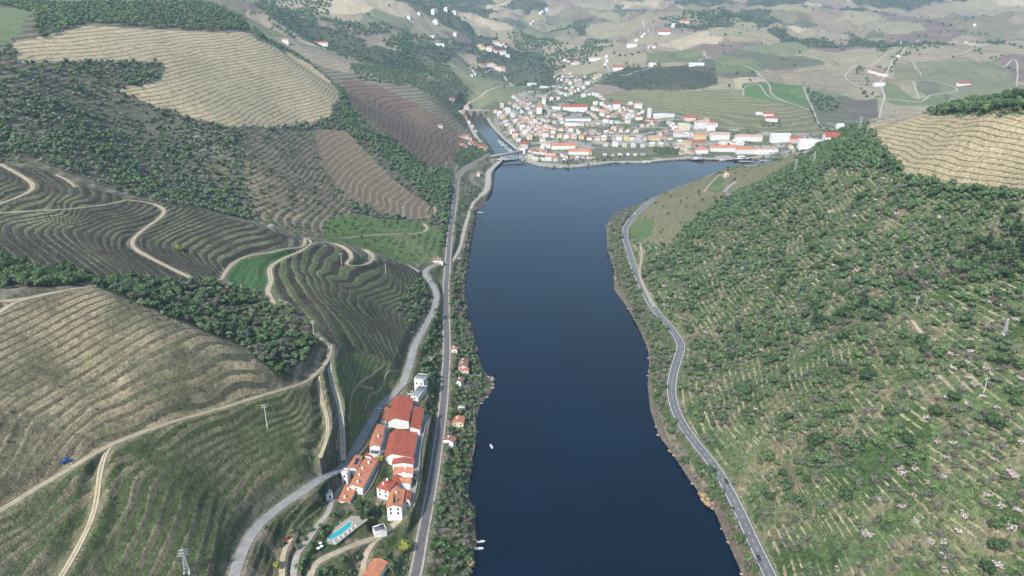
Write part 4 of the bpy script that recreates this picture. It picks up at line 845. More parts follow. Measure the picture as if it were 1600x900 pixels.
gable_px('lodge', 'lower orange roofed lodge with dark doorways at the downhill end of the row', (541,758), (530,782), 31.5, 6.2, 1.0, 3.2, 27.5, 'white', 'orange', 1.0, win=(5,1,0,'y-',False,True), chims=2)
rt = gable_px('outbuilding', 'small orange roofed building carrying dark solar panels beside the road', (558.5,711), (549.5,729.5), 34.5, 2.8, 2.8, 4.8, 28.5, 'white', 'orange', 1.0)
rf = [k for k in KIDS[rt.name] if k.name.startswith('roof')][0]
SOLAR = simple('solar_cell', (.03, .035, .08), .25, .2, 2, .5)
Vp = np.array([(-3.2,.35,5.98),(3.2,.35,5.98),(3.2,2.3,5.28),(-3.2,2.3,5.28)]); part('solar_panel', np.r_[Vp + (0,0,.12), Vp + (0,0,.22)], [(4,5,6,7),(0,1,5,4),(1,2,6,5),(2,3,7,6),(3,0,4,7),(3,2,1,0)], SOLAR, rf)
box_px('tower_house', 'small square white tower between the road and the long lodge', (539.5,736), 36, 3.8, 4.4, -8, 7.5, 'white', 'pale', 'flat', win=(1,2,0,'y-',True))
box_px('shed', 'small white flat roofed shed on the slope below the main road', (512,776), 40, 5.6, 4.2, 18, 2.6, 'white', 'pale', 'flat', win=(2,1,0,'y-',True), deep=1.5, atground=True)
# modern block
box_px('modern_house', 'white cubic house with a flat grey roof at the top end of the winery', (657.5,589), 33.5, 7.6, 9.0, -14, 9.5, 'white', 'grey', 'flat', win=(2,2,3,'y-',False))
box_px('modern_wing', 'long white two storey wing with dark window strips below the cubic house', (654.5,611.5), 28.5, 6.0, 17.0, -16, 5.0, 'white', 'grey', 'flat', win=(1,2,6,'y-',False))
# main house
mh = gable_px('manor_house', 'orange roofed main wing of the manor with a curved white front gable', (617,727.5), (645.5,728), 33, 1.6, 5.2, 6.0, 24, 'white', 'orange', 1.8, chims=1)
pf = [(-4.5,4.6),(6.2,4.6),(6.2,6.9),(4.6,6.9),(3.9,7.3),(2.6,7.0),(1.9,7.9),(.9,8.5),(-.1,7.9),(-.8,7.0),(-2.2,7.3),(-2.9,6.9),(-4.5,6.9)]; n_ = len(pf)
part('front_gable', [(a, -3.95, b) for a, b in pf] + [(a, -3.5, b) for a, b in pf], [tuple(range(n_)), tuple(range(2 * n_ - 1, n_ - 1, -1))] + [(i, n_ + i, n_ + (i + 1) % n_, (i + 1) % n_) for i in range(n_)], WALLC['white'], mh)
gable_px('manor_wing', 'narrow orange roofed wing in front of the curved white gable', (622.5,745.5), (642,746), 30.5, 1.6, 3.2, 5.0, 24, 'white', 'orange', 1.0)
gable_px('manor_wing', 'dark red roofed wing joining the manor wings on the left', (619.5,740), (615.5,757), 31.5, 2.6, 2.0, 5.6, 24, 'white', 'red', 1.2)
box_px('manor_wing', 'red hipped roof house at the left side of the manor courtyard', (603.5,757.5), 31.5, 8.8, 8.2, 68, 6.0, 'white', 'red', 'hip', 1.8, win=(3,2,2,'y-',False), chims=2)
gable_px('manor_wing', 'bright orange roofed front wing of the manor nearest the cypress', (619,762), (613.5,788), 32, 5.0, 3.6, 6.0, 24, 'white', 'orange', 1.8, win=(4,2,2,'y-',False,True), chims=2)
gable_px('manor_wing', 'small red roofed annex at the river side of the manor', (637.5,766), (635.5,778.5), 29.5, 1.6, 1.6, 4.2, 24, 'white', 'red', .8, win=(1,1,1,'y-',False))
gable_px('manor_wing', 'narrow red roofed white annex between the front wing and the river side annex', (629.5,764), (626.5,783), 29.5, 1.8, 1.8, 4.8, 24, 'white', 'red', .7, win=(3,2,0,'y-',False,True))
box_px('tank_house', 'square white walled tank house with a dark flat roof below the pool', (593,825.5), 25.5, 6.6, 5.4, 28, 4.2, 'white', 'dark', 'flat')
gable_px('barn', 'bright orange roofed barn at the bottom edge of the garden terraces', (594,873), (573,903), 25, 4.2, 3.6, 3.6, 20, 'white', 'orange', 1.2)
# river houses
def house_px(label, c, L, Wd, rz, h, wall, roof, kind='gable', rise=1.6, win=(3,1,1,'y-',True,True), chims=1): return box_px('house', label, c, 0, L, Wd, rz, h, wall, roof, kind, rise, win, 'house', chims=chims, atground=True)
house_px('bright orange roofed cottage beside the railway, uppermost of the riverside houses', (710.5,550), 5.2, 5.0, 88, 3.2, 'white', 'orange')
house_px('tall riverside house with a brown roof turning red at the front', (724.5,578), 12.5, 7.4, 88, 6.2, 'pink', 'brown', 'gable', 2.0, (5,2,2,'y-',True,True), 2)
house_px('lower red roofed front part of the tall riverside house', (726.5,585), 4.0, 6.6, 88, 4.6, 'pink', 'orange', 'gable', 1.3)
house_px('small brown roofed cottage with a white front below the tall riverside house', (718.5,600), 6.0, 5.0, 70, 3.4, 'white', 'brown')
house_px('square orange roofed house with cream walls beside the river gardens', (716.5,665), 8.0, 8.2, 88, 4.6, 'cream', 'orange', 'gable', 1.6, (3,2,2,'y-',True,True))
house_px('white house with a dull brown roof nearest the railway', (702.5,693), 5.0, 8.0, 70, 3.6, 'white', 'brown')
house_px('roofless grey ruin above the cream walled house', (721,640), 5.0, 6.0, 88, 2.4, 'stone', 'pale', 'flat', 1, None, 0)
house_px('white level crossing house with a brown roof where the left roads meet the railway', (683,411), 9.0, 5.5, 4, 4.4, 'white', 'brown', 'gable', 1.8, (4,1,1,'y-',True))
house_px('small white hut beside the level crossing', (690.5,413), 2.6, 2.6, 0, 3.2, 'white', 'pale', 'flat', 1, None, 0)
house_px('small white house with a red hipped roof beside the lane near the bridge', (747.5,275), 5.5, 5.5, 0, 6.0, 'white', 'orange', 'hip', 1.6, (2,2,1,'y-',True))
house_px('orange roofed chapel like house on the vineyard point above the river bend', (1134.5,275), 8.0, 7.5, 80, 5.0, 'cream', 'orange', 'gable', 1.8, (3,2,1,'y-',True,True))
house_px('ruined pale stone farmhouse below the olive rows', (424,357), 6.0, 4.0, 5, 3.0, 'stone', 'pale', 'flat', 1, (2,1,0,'y-',True), 0)
house_px('small white walled house on the brown spur above the far left bank', (688,199), 9, 7, 20, 5, 'white', 'brown')
house_px('long white farmhouse with a red roof on the far left ridge', (500,70), 42, 11, 2, 6, 'white', 'red', 'gable', 3, (8,1,1,'y-',True))
house_px('small white farmhouse beside a dark tree on the far left ridge', (447,67), 16, 10, -10, 6, 'white', 'pinkish', 'gable', 2.4, (3,1,1,'y-',True))
# ------------------------------------------------------------ the town
big = [  # label, base position, L, W, rz, h, wall, roof, kind, rise, windows
 ('large white school hall with a long red roof in the middle of the town', (898,172), 62, 20, -2, 9, 'white', 'red', 'gable', 5, (10,1,2,'y-',True)),
 ('long grey roofed market building below the school hall', (903,188), 60, 14, 0, 5, 'white', 'grey', 'gable', 2, (9,1,0,'y-',True)),
 ('curved pale annex at the left end of the school hall', (870,171), 22, 9, -24, 6, 'white', 'pale', 'flat', 1, (4,1,0,'y-',True)),
 ('low white workshop above the railway yard', (894,196), 34, 9, 0, 5, 'white', 'pale', 'flat', 1, (6,1,0,'y-',True)),
 ('tall narrow white tower block at the edge of the hillside vineyards', (1014,183), 8.5, 9, 0, 21, 'white', 'pale', 'flat', 1, (2,5,1,'y-',True)),
 ('long white winery climbing to the right of the tower block', (1037,183), 50, 13, 14, 8, 'white', 'pale', 'flat', 1, (9,1,0,'y-',True)),
 ('tall pink house with a steep red roof above the school', (963,170), 18, 16, 0, 13, 'white', 'red', 'hip', 6, (4,3,2,'y-',True)),
 ('white house with red roof standing alone beside the green bank', (998,187), 17, 12, 0, 8, 'white', 'red', 'hip', 4, (3,2,1,'y-',True)),
 ('pale domed pavilion on the green bank above the town', (985,163), 11, 9, 10, 4, 'white', 'pale', 'hip', 3, None),
 ('white terrace houses stepping down the green bank', (998,168), 20, 10, -25, 8, 'white', 'pinkish', 'gable', 3, (4,2,1,'y-',True)),
 ('broad cream block with a flat roof above the railway station', (1068,203), 26, 16, 0, 14, 'cream', 'pale', 'flat', 1, (5,3,2,'y-',True)),
 ('tall pink roofed apartment house at the right end of the upper town', (1095,200), 26, 15, 10, 14, 'white', 'pinkish', 'hip', 4, (5,3,2,'y-',True)),
 ('white apartment house with an orange gable beside the vineyards', (1111,203), 18, 14, -15, 12, 'white', 'pinkish', 'gable', 4, (4,3,2,'y-',True)),
 ('red roofed house above the apartment blocks', (1078,188), 26, 12, -12, 7, 'pink', 'red', 'gable', 4, (4,1,1,'y-',True)),
 ('long red roofed riverside warehouse, upper one of the pair', (880,232), 48, 13, -1, 7, 'white', 'orange', 'gable', 4, (8,1,1,'y-',True)),
 ('long red roofed riverside warehouse, lower one of the pair', (905,241), 42, 12, -1, 7, 'white', 'orange', 'gable', 4, (7,1,1,'y-',True)),
 ('crimson roofed warehouse beside the town end of the bridge', (821,229), 16, 19, -20, 7, 'pink', 'red', 'gable', 3, (3,2,2,'y-',True)),
 ('small yellow house at the end of the lower warehouse', (922,242), 7, 7, 0, 7, 'yellow', 'orange', 'hip', 2, (2,2,1,'y-',True)),
 ('white hotel with rows of windows at the left of the upper riverfront row', (1124,218), 40, 12, 0, 12, 'white', 'pinkish', 'gable', 3.5, (9,3,2,'y-',True)),
 ('long white building with a faded roof beside the round dark tree', (1159,219), 28, 11, 0, 9, 'white', 'pinkish', 'gable', 3.5, (6,2,1,'y-',True)),
 ('white riverfront building, second from the dark tree', (1180,220), 26, 11, 0, 10, 'white', 'pinkish', 'gable', 3, (6,2,1,'y-',True)),
 ('tall long white building behind the zigzag roofed winery', (1218,221), 40, 12, -1, 14, 'white', 'pale', 'gable', 3, (9,3,1,'y-',True)),
 ('brown roofed house at the right of the tall long white building', (1243,223), 26, 12, -3, 9, 'pink', 'red', 'gable', 4, (5,2,1,'y-',True)),
 ('long white flat roofed store at the right end of the riverfront', (1270,228), 42, 12, -4, 9, 'white', 'pale', 'flat', 1, (8,1,1,'y-',True)),
 ('big red roofed barn half hidden by the wooded point', (1302,218), 26, 20, -8, 5, 'white', 'red', 'gable', 5, None),
 ('white riverfront house with an orange hipped roof left of the hedge', (1096,239), 24, 12, 0, 8, 'white', 'orange', 'hip', 4, (5,2,1,'y-',True)),
 ('long orange roofed riverfront house behind the hedge', (1130,236), 52, 11, 0, 8, 'white', 'orange', 'gable', 4, (10,2,1,'y-',True)),
 ('white riverfront hotel with an orange roof beside the zigzag gables', (1164,240), 38, 13, 0, 10, 'white', 'orange', 'hip', 4, (9,3,1,'y-',True)),
 ('orange ochre block above a dark garage in the riverfront', (1093,217), 26, 10, 0, 9, 'yellow', 'orange', 'gable', 3, (6,2,1,'y-',True)),
 ('long dark red roofed shed on the riverfront', (1091,224), 26, 10, 0, 4, 'stone', 'red', 'gable', 3, None),
 ('white estate house with red roofs on the vineyard slope above the riverfront', (1205,189), 26, 12, -6, 7, 'white', 'red', 'gable', 4, (6,2,1,'y-',True)),
 ('upper red roofed wing of the estate house on the vineyard slope', (1200,181), 22, 10, -6, 5, 'white', 'red', 'gable', 3, (4,1,1,'y-',True)),
 ('small white flat store left of the estate house', (1186,179), 14, 8, 0, 5, 'white', 'pale', 'flat', 1, (3,1,0,'y-',True)),
 ('small white gabled house alone below the dark copse', (1312,200), 15, 10, 6, 6, 'white', 'pale', 'gable', 4, (3,1,1,'y-',True)),
 ('white house with a red roof alone in the far green fields', (1505,134), 32, 12, 0, 6, 'white', 'red', 'gable', 4, (5,1,1,'y-',True)),
 ('long white shed below the far hamlet', (1373,134), 28, 12, 0, 6, 'white', 'pale', 'gable', 2, (4,1,1,'y-',True)),
 ('white villa on a terrace at the upper left of the town', (831,134), 30, 12, 0, 8, 'white', 'pale', 'flat', 1, (5,2,1,'y-',True)),
 ('long low white wall house beside the upper left villa', (850,137), 24, 8, -4, 4, 'white', 'pale', 'flat', 1, (4,1,0,'y-',True)),
 ('church like white house with a tall red roof near the river terraces', (843,176), 13, 17, -8, 14, 'white', 'orange', 'gable', 5, (3,3,3,'y-',True)),
 ('second tall white house with a red roof behind the church like house', (850,161), 10, 14, -8, 11, 'white', 'pinkish', 'gable', 5, (2,3,2,'y-',True)),
 ('long white house with a faded roof beside the climbing street', (930,94), 42, 14, 4, 8, 'white', 'pinkish', 'gable', 3, (7,2,1,'y-',True)),
 ('red roofed farm building on the curve of the climbing road', (967,109), 38, 16, -2, 8, 'white', 'red', 'gable', 5, (6,1,1,'y-',True)),
 ('small square white house right of the red roofed farm building', (1019,104), 20, 14, 6, 11, 'white', 'pale', 'flat', 1, (3,2,1,'y-',True)),
 ('low white row of stables on the hillside road', (1088,102), 42, 9, 0, 5, 'white', 'pale', 'gable', 2, (7,1,0,'y-',True)),
 ('white villa beside the upper bend of the hill road', (987,73), 34, 13, 6, 9, 'white', 'pale', 'flat', 1, (6,2,1,'y-',True)),
 ('small white villa right of the upper bend', (1018,75), 28, 10, -4, 6, 'white', 'pinkish', 'gable', 3, (5,1,1,'y-',True)),
 ('pinkish school like building near the top of the hill road', (1038,53), 44, 16, 0, 7, 'white', 'red', 'gable', 4, (6,1,1,'y-',True)),
 ('red roofed house at the very top of the hill road', (1069,36), 36, 16, 4, 9, 'pink', 'red', 'gable', 4, (5,1,1,'y-',True)),
 ('tall white house with a pink roof left of the side river', (722,178), 14, 10, 40, 7, 'white', 'pinkish', 'gable', 3, (3,2,1,'y-',True)),
 ('white house at the left end of the stone arch bridge', (729,171), 12, 10, 20, 9, 'white', 'pinkish', 'hip', 3, (3,2,1,'y-',True)),
 ('pink roofed house alone above the left end of the arch bridge', (706,157), 12, 10, 30, 6, 'pink', 'red', 'hip', 3, (3,1,1,'y-',True)),
 ('long faded red roofed house along the left side river road', (724,184), 9, 22, 32, 6, 'pink', 'red', 'gable', 3, (2,1,4,'y-',True)),
 ('compound of white buildings on the far left slope', (684,71), 44, 12, 0, 6, 'white', 'pale', 'flat', 1, (6,1,0,'y-',True)),
 ('white round topped house high on the far left slope', (680,37), 18, 14, 0, 10, 'white', 'pale', 'hip', 4, (3,2,1,'y-',True)),
]
for lb, c, L, Wd, rz, h, wl_, rf_, kd, rise, wn_ in big: house_px(lb, c, L, Wd, rz, h, wl_, rf_, kd, rise, wn_, 0)
# zigzag roofed winery on the riverfront: one building with four gables
g0 = G1(1197, 240)
zz = empty('riverfront_winery', g0, math.radians(1), 'white riverfront winery with four zigzag gables facing the water', 'building'); clear(g0.x, g0.y, 26)
part('wall', *merge([box(-22, 22, -7, 7, -3, 8)]), WALLC['white'], zz)
for k in range(4):
    x = -16.5 + 11 * k
    part('gable_wall', [(x-5.4,-7.05,7.95),(x+5.4,-7.05,7.95),(x,-7.05,12),(x-5.4,7.05,7.95),(x+5.4,7.05,7.95),(x,7.05,12)], [(0,1,2),(4,3,5)], WALLC['white'], zz)
    part('roof', [(x-5.5,-7.6,8.0),(x,-7.6,12.1),(x+5.5,-7.6,8.0),(x-5.5,7.6,8.0),(x,7.6,12.1),(x+5.5,7.6,8.0),(x-5.5,-7.6,8.3),(x,-7.6,12.4),(x+5.5,-7.6,8.3),(x-5.5,7.6,8.3),(x,7.6,12.4),(x+5.5,7.6,8.3)], [(6,7,10,9),(7,8,11,10),(1,0,3,4),(2,1,4,5),(0,1,7,6),(1,2,8,7),(4,3,9,10),(5,4,10,11)], ROOFC['pinkish'], zz)
    for q in (-2, 2): window_parts(zz, x + q, -7, 3, 'y-', 1.4, 2.4)
ORD = ['first','second','third','fourth','fifth','sixth','seventh','eighth','ninth','tenth','eleventh','twelfth','thirteenth','fourteenth','fifteenth','sixteenth','seventeenth','eighteenth','nineteenth','twentieth']
PROTO = {}
def town_proto(wall, roof, kind, size):
    k = (wall, roof, kind, size)
    if k not in PROTO:
        L, Wd, h, nx, nz = {'s': (9, 8, 5.2, 3, 2), 'm': (12, 9, 7.5, 3, 2), 'l': (15, 10, 9.5, 4, 3), 'c': (7, 5, 3.2, 2, 1)}[size]
        r = bpy.data.objects.new('house', None); COL.objects.link(r); wall_roof(r, L, Wd, h, kind, Wd * .22, WALLC[wall], ROOFC[roof], .4, 3.5); facade(r, L, Wd, h, nx, nz, 1 if size != 'c' else 0)
        if kind != 'flat' and size != 'c': chimney(r, L * .25, .8, h + Wd * .12, .4, 1.1)
        PROTO[k] = [r, False]
    P = PROTO[k]
    if not P[1]: P[1] = True; return P[0]
    return copy_tree(P[0])
TOWN = []
def town_row(pts, n, size, walls, roofs, phrase, group, kinds=('gable', 'gable', 'hip'), jit=1.5, turn=0, scl=(.88, 1.15)):
    q = random.Random(phrase); W3 = G([p[0] for p in pts], [p[1] for p in pts]); P = catmull(W3, 2.0); d = np.r_[0, np.cumsum(np.hypot(*np.diff(P[:, :2], axis=0).T))]
    xs = []
    for k in range(n):
        s = d[-1] * (k + .5) / n; x, y, z = [float(np.interp(s, d, P[:, c])) for c in range(3)]; x2, y2, _ = [float(np.interp(s + 2, d, P[:, c])) for c in range(3)]; x1, y1, _ = [float(np.interp(s - 2, d, P[:, c])) for c in range(3)]
        a = math.atan2(y2 - y1, x2 - x1)
        while a > math.pi / 2: a -= math.pi
        while a < -math.pi / 2: a += math.pi
        x += q.uniform(-jit, jit); y += q.uniform(-jit, jit) * 1.5; xs.append((x, y, a))
    xs.sort(key=lambda t: float(proj(t[0], t[1], 5)[0]))
    for k, (x, y, a) in enumerate(xs):
        w = q.choice(walls); r = q.choice(roofs); kd = q.choice(kinds); kd = 'flat' if r in ('grey', 'pale') and q.random() < .6 else kd
        o = town_proto(w, r, kd, size if q.random() < .8 else {'s': 'm', 'm': 's', 'l': 'm', 'c': 'c'}[size]); zt = min(hz(x + i, y + j) for i in (-4, 4) for j in (-4, 4))
        o.location = (x, y, max(zt, .8)); o.rotation_euler = (0, 0, a + math.radians(turn + q.uniform(-6, 6))); s = q.uniform(*scl); o.scale = (s, s * q.uniform(.9, 1.1), s * q.uniform(.85, 1.2))
        rn = {'pinkish': 'faded red', 'grey': 'grey', 'pale': 'pale'}.get(r, r)
        tagit(o, f'{w} house, {rn} roof, {ORD[k]} from left {phrase}', 'house', group); clear(x, y, 7); TOWN.append((o, group, s / math.hypot(x, y)))
WH = ['white'] * 6 + ['cream', 'pink', 'yellow']; RO = ['orange', 'pinkish', 'red', 'pinkish', 'pinkish', 'brown', 'pale']
town_row([(848,214),(900,217),(950,219)], 9, 'm', WH, RO, 'in the row behind the railway yard', 'row behind the railway yard')
town_row([(952,219),(1000,219),(1052,219)], 10, 'm', ['white','yellow','pink','pale blue','cream'], RO, 'in the coloured row behind the station', 'coloured row behind the station')
town_row([(1052,214),(1085,213)], 4, 'm', WH, RO, 'in the short row beside the cream block', 'short row beside the cream block')
town_row([(1058,225),(1080,226)], 3, 's', ['yellow','cream'], RO, 'beside the station yard', 'houses beside the station yard')
town_row([(771,172),(785,184),(795,200),(806,217),(812,224)], 9, 'l', ['white','cream','cream','white'], ['orange','pinkish','red'], 'in the tall row above the side river', 'tall row above the side river', turn=0)
town_row([(782,163),(795,176),(806,190),(820,208),(830,220)], 9, 'l', ['white','white','cream'], RO, 'in the second row above the side river', 'second row above the side river')
town_row([(792,157),(808,170),(822,186),(836,204),(848,216)], 9, 'm', WH, RO, 'in the third row above the side river', 'third row above the side river')
town_row([(800,151),(820,162),(834,168)], 6, 'm', WH, RO, 'in the fourth row above the side river', 'fourth row above the side river')
town_row([(840,185),(855,190),(870,193)], 5, 's', WH, RO, 'in the row below the tall church', 'small row below the church like house')
town_row([(852,199),(872,203),(892,204)], 5, 's', WH, RO, 'above the railway yard on the left', 'houses above the yard')
town_row([(826,238),(840,240),(856,242),(870,242)], 7, 's', ['white','pink','white'], ['orange','orange','red'], 'in the back row of the bridgehead quarter', 'back row of the bridgehead quarter')
town_row([(828,246),(840,250),(854,251),(872,251)], 6, 's', ['white','cream','white'], ['orange','orange','pale'], 'in the front row of the bridgehead quarter', 'front row of the bridgehead quarter')
town_row([(908,152),(926,149),(944,157)], 6, 'm', ['white'], ['pale','pinkish','pale'], 'in the white terrace above the school', 'white terrace above the school')
town_row([(926,163),(945,166),(955,174)], 5, 'm', ['white'], ['pale','pinkish','red'], 'right behind the school roof', 'houses behind the school')
town_row([(938,180),(955,183),(972,181),(985,179)], 6, 'm', ['white','pink'], ['red','pinkish','orange'], 'just below the tall pink house', 'middle quarter')
town_row([(943,191),(962,193),(985,192)], 5, 's', ['white','white','cream'], RO, 'on the upper side of the main street', 'upper side of the main street')
town_row([(955,203),(985,206),(1000,207)], 4, 's', ['white','white','cream'], RO, 'on the lower side of the main street', 'lower side of the main street')
town_row([(1042,192),(1052,200),(1056,209)], 4, 'm', ['white','pink'], RO, 'climbing beside the cream block', 'houses beside the cream block')
town_row([(1100,189),(1112,194),(1120,200)], 3, 'm', ['white','pink'], ['red','pinkish'], 'at the edge of the terraced vineyard', 'houses at the edge of the terraced vineyard')
town_row([(858,117),(875,123),(888,130),(896,140)], 7, 'm', WH, RO, 'along the street climbing from the villa', 'street climbing from the villa')
town_row([(876,107),(884,114),(895,122)], 5, 'm', WH, RO, 'above the street climbing from the villa', 'upper side of the climbing street')
town_row([(868,144),(885,150),(905,142),(920,136)], 7, 'm', WH, ['orange','red','pinkish'], 'in the orange roofed upper cluster', 'upper town cluster')
town_row([(875,160),(868,152),(860,160)], 3, 's', WH, RO, 'between the tall church and the school', 'houses left of the school')
town_row([(905,133),(925,127),(940,118)], 5, 'm', WH, RO, 'beside the long climbing street', 'beside the long climbing street')
town_row([(718,213),(728,216),(736,219)], 4, 's', ['white'], ['orange','red'], 'in the upper hamlet on the left bank', 'upper hamlet on the left bank')
town_row([(733,226),(742,228),(752,232),(760,236)], 5, 's', ['white','pink'], ['orange','red'], 'in the lower hamlet on the left bank', 'lower hamlet on the left bank')
town_row([(721,227),(727,231)], 2, 's', ['white'], ['red','orange'], 'below the spur vineyard', 'houses below the spur vineyard')
town_row([(731,190),(738,200),(744,208)], 3, 's', ['white','pink'], ['red','pinkish'], 'along the left side river road', 'left side river road')
town_row([(748,74),(762,78),(778,84),(796,90)], 9, 'l', ['white','white','pink','yellow'], ['orange','red','pinkish'], 'in the upper row of the far village', 'upper row of the far village', scl=(1.0, 1.5))
town_row([(750,103),(768,104),(790,110)], 8, 'l', ['white','white','pink'], ['orange','red','pinkish'], 'in the lower row of the far village', 'lower row of the far village', scl=(.9, 1.4))
town_row([(770,66),(780,70),(792,75)], 5, 'l', ['white','pink'], ['orange','pinkish'], 'at the top of the far village', 'top of the far village', scl=(.9, 1.3))
town_row([(843,24),(852,18),(858,22)], 4, 'l', ['white'], ['pale','pinkish'], 'in the white hamlet high in the centre', 'white hamlet high in the centre', scl=(1.3, 2))
town_row([(828,38),(840,36)], 3, 'l', ['white'], ['pale','pinkish'], 'below the white hamlet high in the centre', 'below the white hamlet', scl=(1, 1.5))
town_row([(1356,112),(1366,114),(1376,118),(1386,119)], 7, 'm', ['white'], ['red','pinkish','brown'], 'in the far hamlet on the right', 'far hamlet on the right')
town_row([(630,34),(660,18),(690,22),(716,24)], 5, 'l', ['white'], ['pale','pinkish'], 'scattered high on the far left slope', 'scattered farms on the far left', scl=(1, 1.6))
town_row([(735,52),(640,58),(700,52)], 3, 'l', ['white'], ['pale','pinkish'], 'among the far left woods', 'farms among the far left woods', scl=(1, 1.4))
town_row([(928,120),(941,118)], 2, 'm', ['cream'], ['pinkish'], 'at the foot of the steep street', 'foot of the steep street')
town_row([(735,110),(742,118),(735,122)], 3, 'm', ['white'], ['pinkish','brown'], 'on the brown slope below the far village', 'farms below the far village')
town_row([(940,243),(975,243),(1010,243)], 6, 'c', ['white','white'], ['pale','pale','grey'], 'among the riverside sheds', 'riverside sheds')
town_row([(890,248),(915,248),(930,248)], 5, 'c', ['white','cream'], ['pale','orange'], 'among the stalls near the quay', 'stalls near the quay')
town_row([(1060,241),(1075,240),(1084,239)], 3, 's', ['yellow','cream'], ['pale','orange'], 'left of the orange hipped roof', 'left of the orange hipped roof')
town_row([(1050,45),(1055,38),(1078,36)], 4, 'l', ['white'], ['pinkish','pale'], 'along the top of the hill road', 'top of the hill road')
town_row([(985,68),(1000,60),(1010,52)], 3, 'l', ['white'], ['pinkish','pale'], 'beside the steep part of the hill road', 'steep part of the hill road')
town_row([(1500,24),(1530,60),(1340,118)], 3, 'm', ['white'], ['red'], 'scattered over the far right fields', 'farms on the far right')

town_row([(846,221),(852,226),(858,233)], 4, 'm', WH, RO, 'beside the upper riverside warehouse', 'beside the upper warehouse')
town_row([(838,208),(850,207),(868,209)], 5, 'm', WH, RO, 'at the left end of the railway yard', 'left end of the railway yard')
town_row([(864,181),(874,186),(880,194)], 4, 'm', WH, RO, 'between the annex and the workshop', 'between annex and workshop')
town_row([(810,162),(822,170),(836,190),(846,200)], 7, 'm', WH, RO, 'in the fifth row above the side river', 'fifth row above the side river')
town_row([(925,171),(938,174),(950,178)], 5, 'm', ['white','pink'], ['red','pinkish','orange'], 'between the school and the middle quarter', 'between school and middle quarter')
town_row([(968,176),(980,172),(990,176)], 4, 'm', ['white','cream'], ['red','pinkish','orange'], 'above the bend of the green bank', 'above the bend of the green bank')
town_row([(905,196),(922,197),(938,196)], 4, 's', ['white','pink'], ['pinkish','pale'], 'right of the low workshop', 'right of the low workshop')
town_row([(1000,196),(1015,197),(1030,195)], 4, 'm', ['white','cream','pink'], ['pinkish','red'], 'under the tower block', 'houses under the tower block')
town_row([(1056,232),(1066,233),(1078,232)], 4, 's', ['white','cream'], ['pinkish','pale'], 'behind the riverside garden', 'behind the riverside garden')
town_row([(900,209),(925,210),(960,208)], 6, 's', ['white','white','pink'], ['pinkish','pale','red'], 'along the upper street above the yard', 'upper street above the yard')
town_row([(940,228),(990,230),(1040,228)], 7, 's', ['white','cream'], ['pale','pinkish','pale'], 'among the allotment sheds', 'allotment sheds')
town_row([(870,128),(880,122),(872,116)], 3, 'm', ['white'], RO, 'left of the climbing street', 'left of the climbing street')
town_row([(897,131),(910,124),(925,120)], 5, 'm', ['white','cream'], RO, 'above the long climbing street', 'above the long climbing street')
town_row([(945,104),(948,95),(946,86)], 3, 'm', ['white'], ['pinkish'], 'beside the steep street', 'beside the steep street')
town_row([(880,94),(895,100),(905,98)], 4, 'm', ['white'], ['pinkish','red'], 'on the spur left of the climbing street', 'spur left of the climbing street')
town_row([(1126,226),(1140,226),(1160,227)], 5, 's', ['white','cream'], ['pinkish','pale'], 'between the two riverfront rows', 'between the riverfront rows')
town_row([(1215,232),(1235,233),(1256,234)], 4, 's', ['white','cream'], ['pinkish','pale'], 'right of the zigzag gables', 'right of the zigzag gables')

town_row([(815,190),(828,204),(842,214)], 6, 's', WH, RO, 'in the sixth row above the side river', 'sixth row above the side river')
town_row([(812,232),(822,236),(816,241)], 3, 's', ['white'], RO, 'behind the crimson warehouse', 'behind the crimson warehouse')
town_row([(876,243),(884,247),(880,252)], 3, 's', ['white','cream'], RO, 'left of the lower warehouse', 'left of the lower warehouse')
town_row([(850,226),(846,234)], 2, 's', ['white'], RO, 'beside the old railway bend', 'beside the old railway bend')
town_row([(915,176),(926,182),(934,188)], 4, 's', ['white','pink'], ['red','pinkish','orange'], 'right of the market building', 'right of the market building')
town_row([(1008,189),(1028,190)], 3, 's', ['white','cream'], ['pinkish','red'], 'close under the tower block', 'close under the tower block')
town_row([(1030,214),(1048,209)], 3, 'm', ['white','pink'], ['pinkish','red'], 'behind the coloured station row', 'behind the coloured station row')
town_row([(880,205),(905,205)], 3, 's', ['white'], ['pinkish','red'], 'between the yard and the workshop', 'between the yard and the workshop')
town_row([(860,135),(878,138),(900,147)], 5, 's', ['white'], RO, 'in the lane below the upper cluster', 'lane below the upper cluster')
town_row([(838,196),(850,202)], 3, 's', ['white'], RO, 'below the terrace of the tall church', 'below the tall church terrace')
town_row([(975,186),(995,182),(1006,176)], 4, 's', ['white'], ['pale','pinkish'], 'along the lane on the green bank', 'lane on the green bank')

def fold_small_rows(limit):
    """past the 300 houses that show largest, whole rows of the smallest ones become one object"""
    total = sum(1 for o in COL.objects if o.parent is None and o.get('category') == 'house'); gr = {}
    for o, g, q in TOWN: gr.setdefault(g, []).append((o, q))
    V = []; F = []; MI = []; mats = []
    for g, L in sorted(gr.items(), key=lambda t: sum(q for _, q in t[1]) / len(t[1])):
        if total <= limit: break
        for o, _ in L:
            mw = Matrix.LocRotScale(o.location, o.rotation_euler, o.scale)
            for c in list(o.children_recursive):
                me = c.data; b = len(V); V += [tuple(mw @ v.co) for v in me.vertices]; m = me.materials[0]
                if m not in mats: mats.append(m)
                for p in me.polygons: F.append(tuple(b + i for i in p.vertices)); MI.append(mats.index(m))
                bpy.data.objects.remove(c)
            bpy.data.objects.remove(o); total -= 1
    if V:
        o = link_mesh('distant_houses', V, F, mats, mi=MI); o['kind'] = 'stuff'; o['label'] = 'smallest and most distant white and cream houses of the town and hamlets'; o['category'] = 'houses'
fold_small_rows(298)
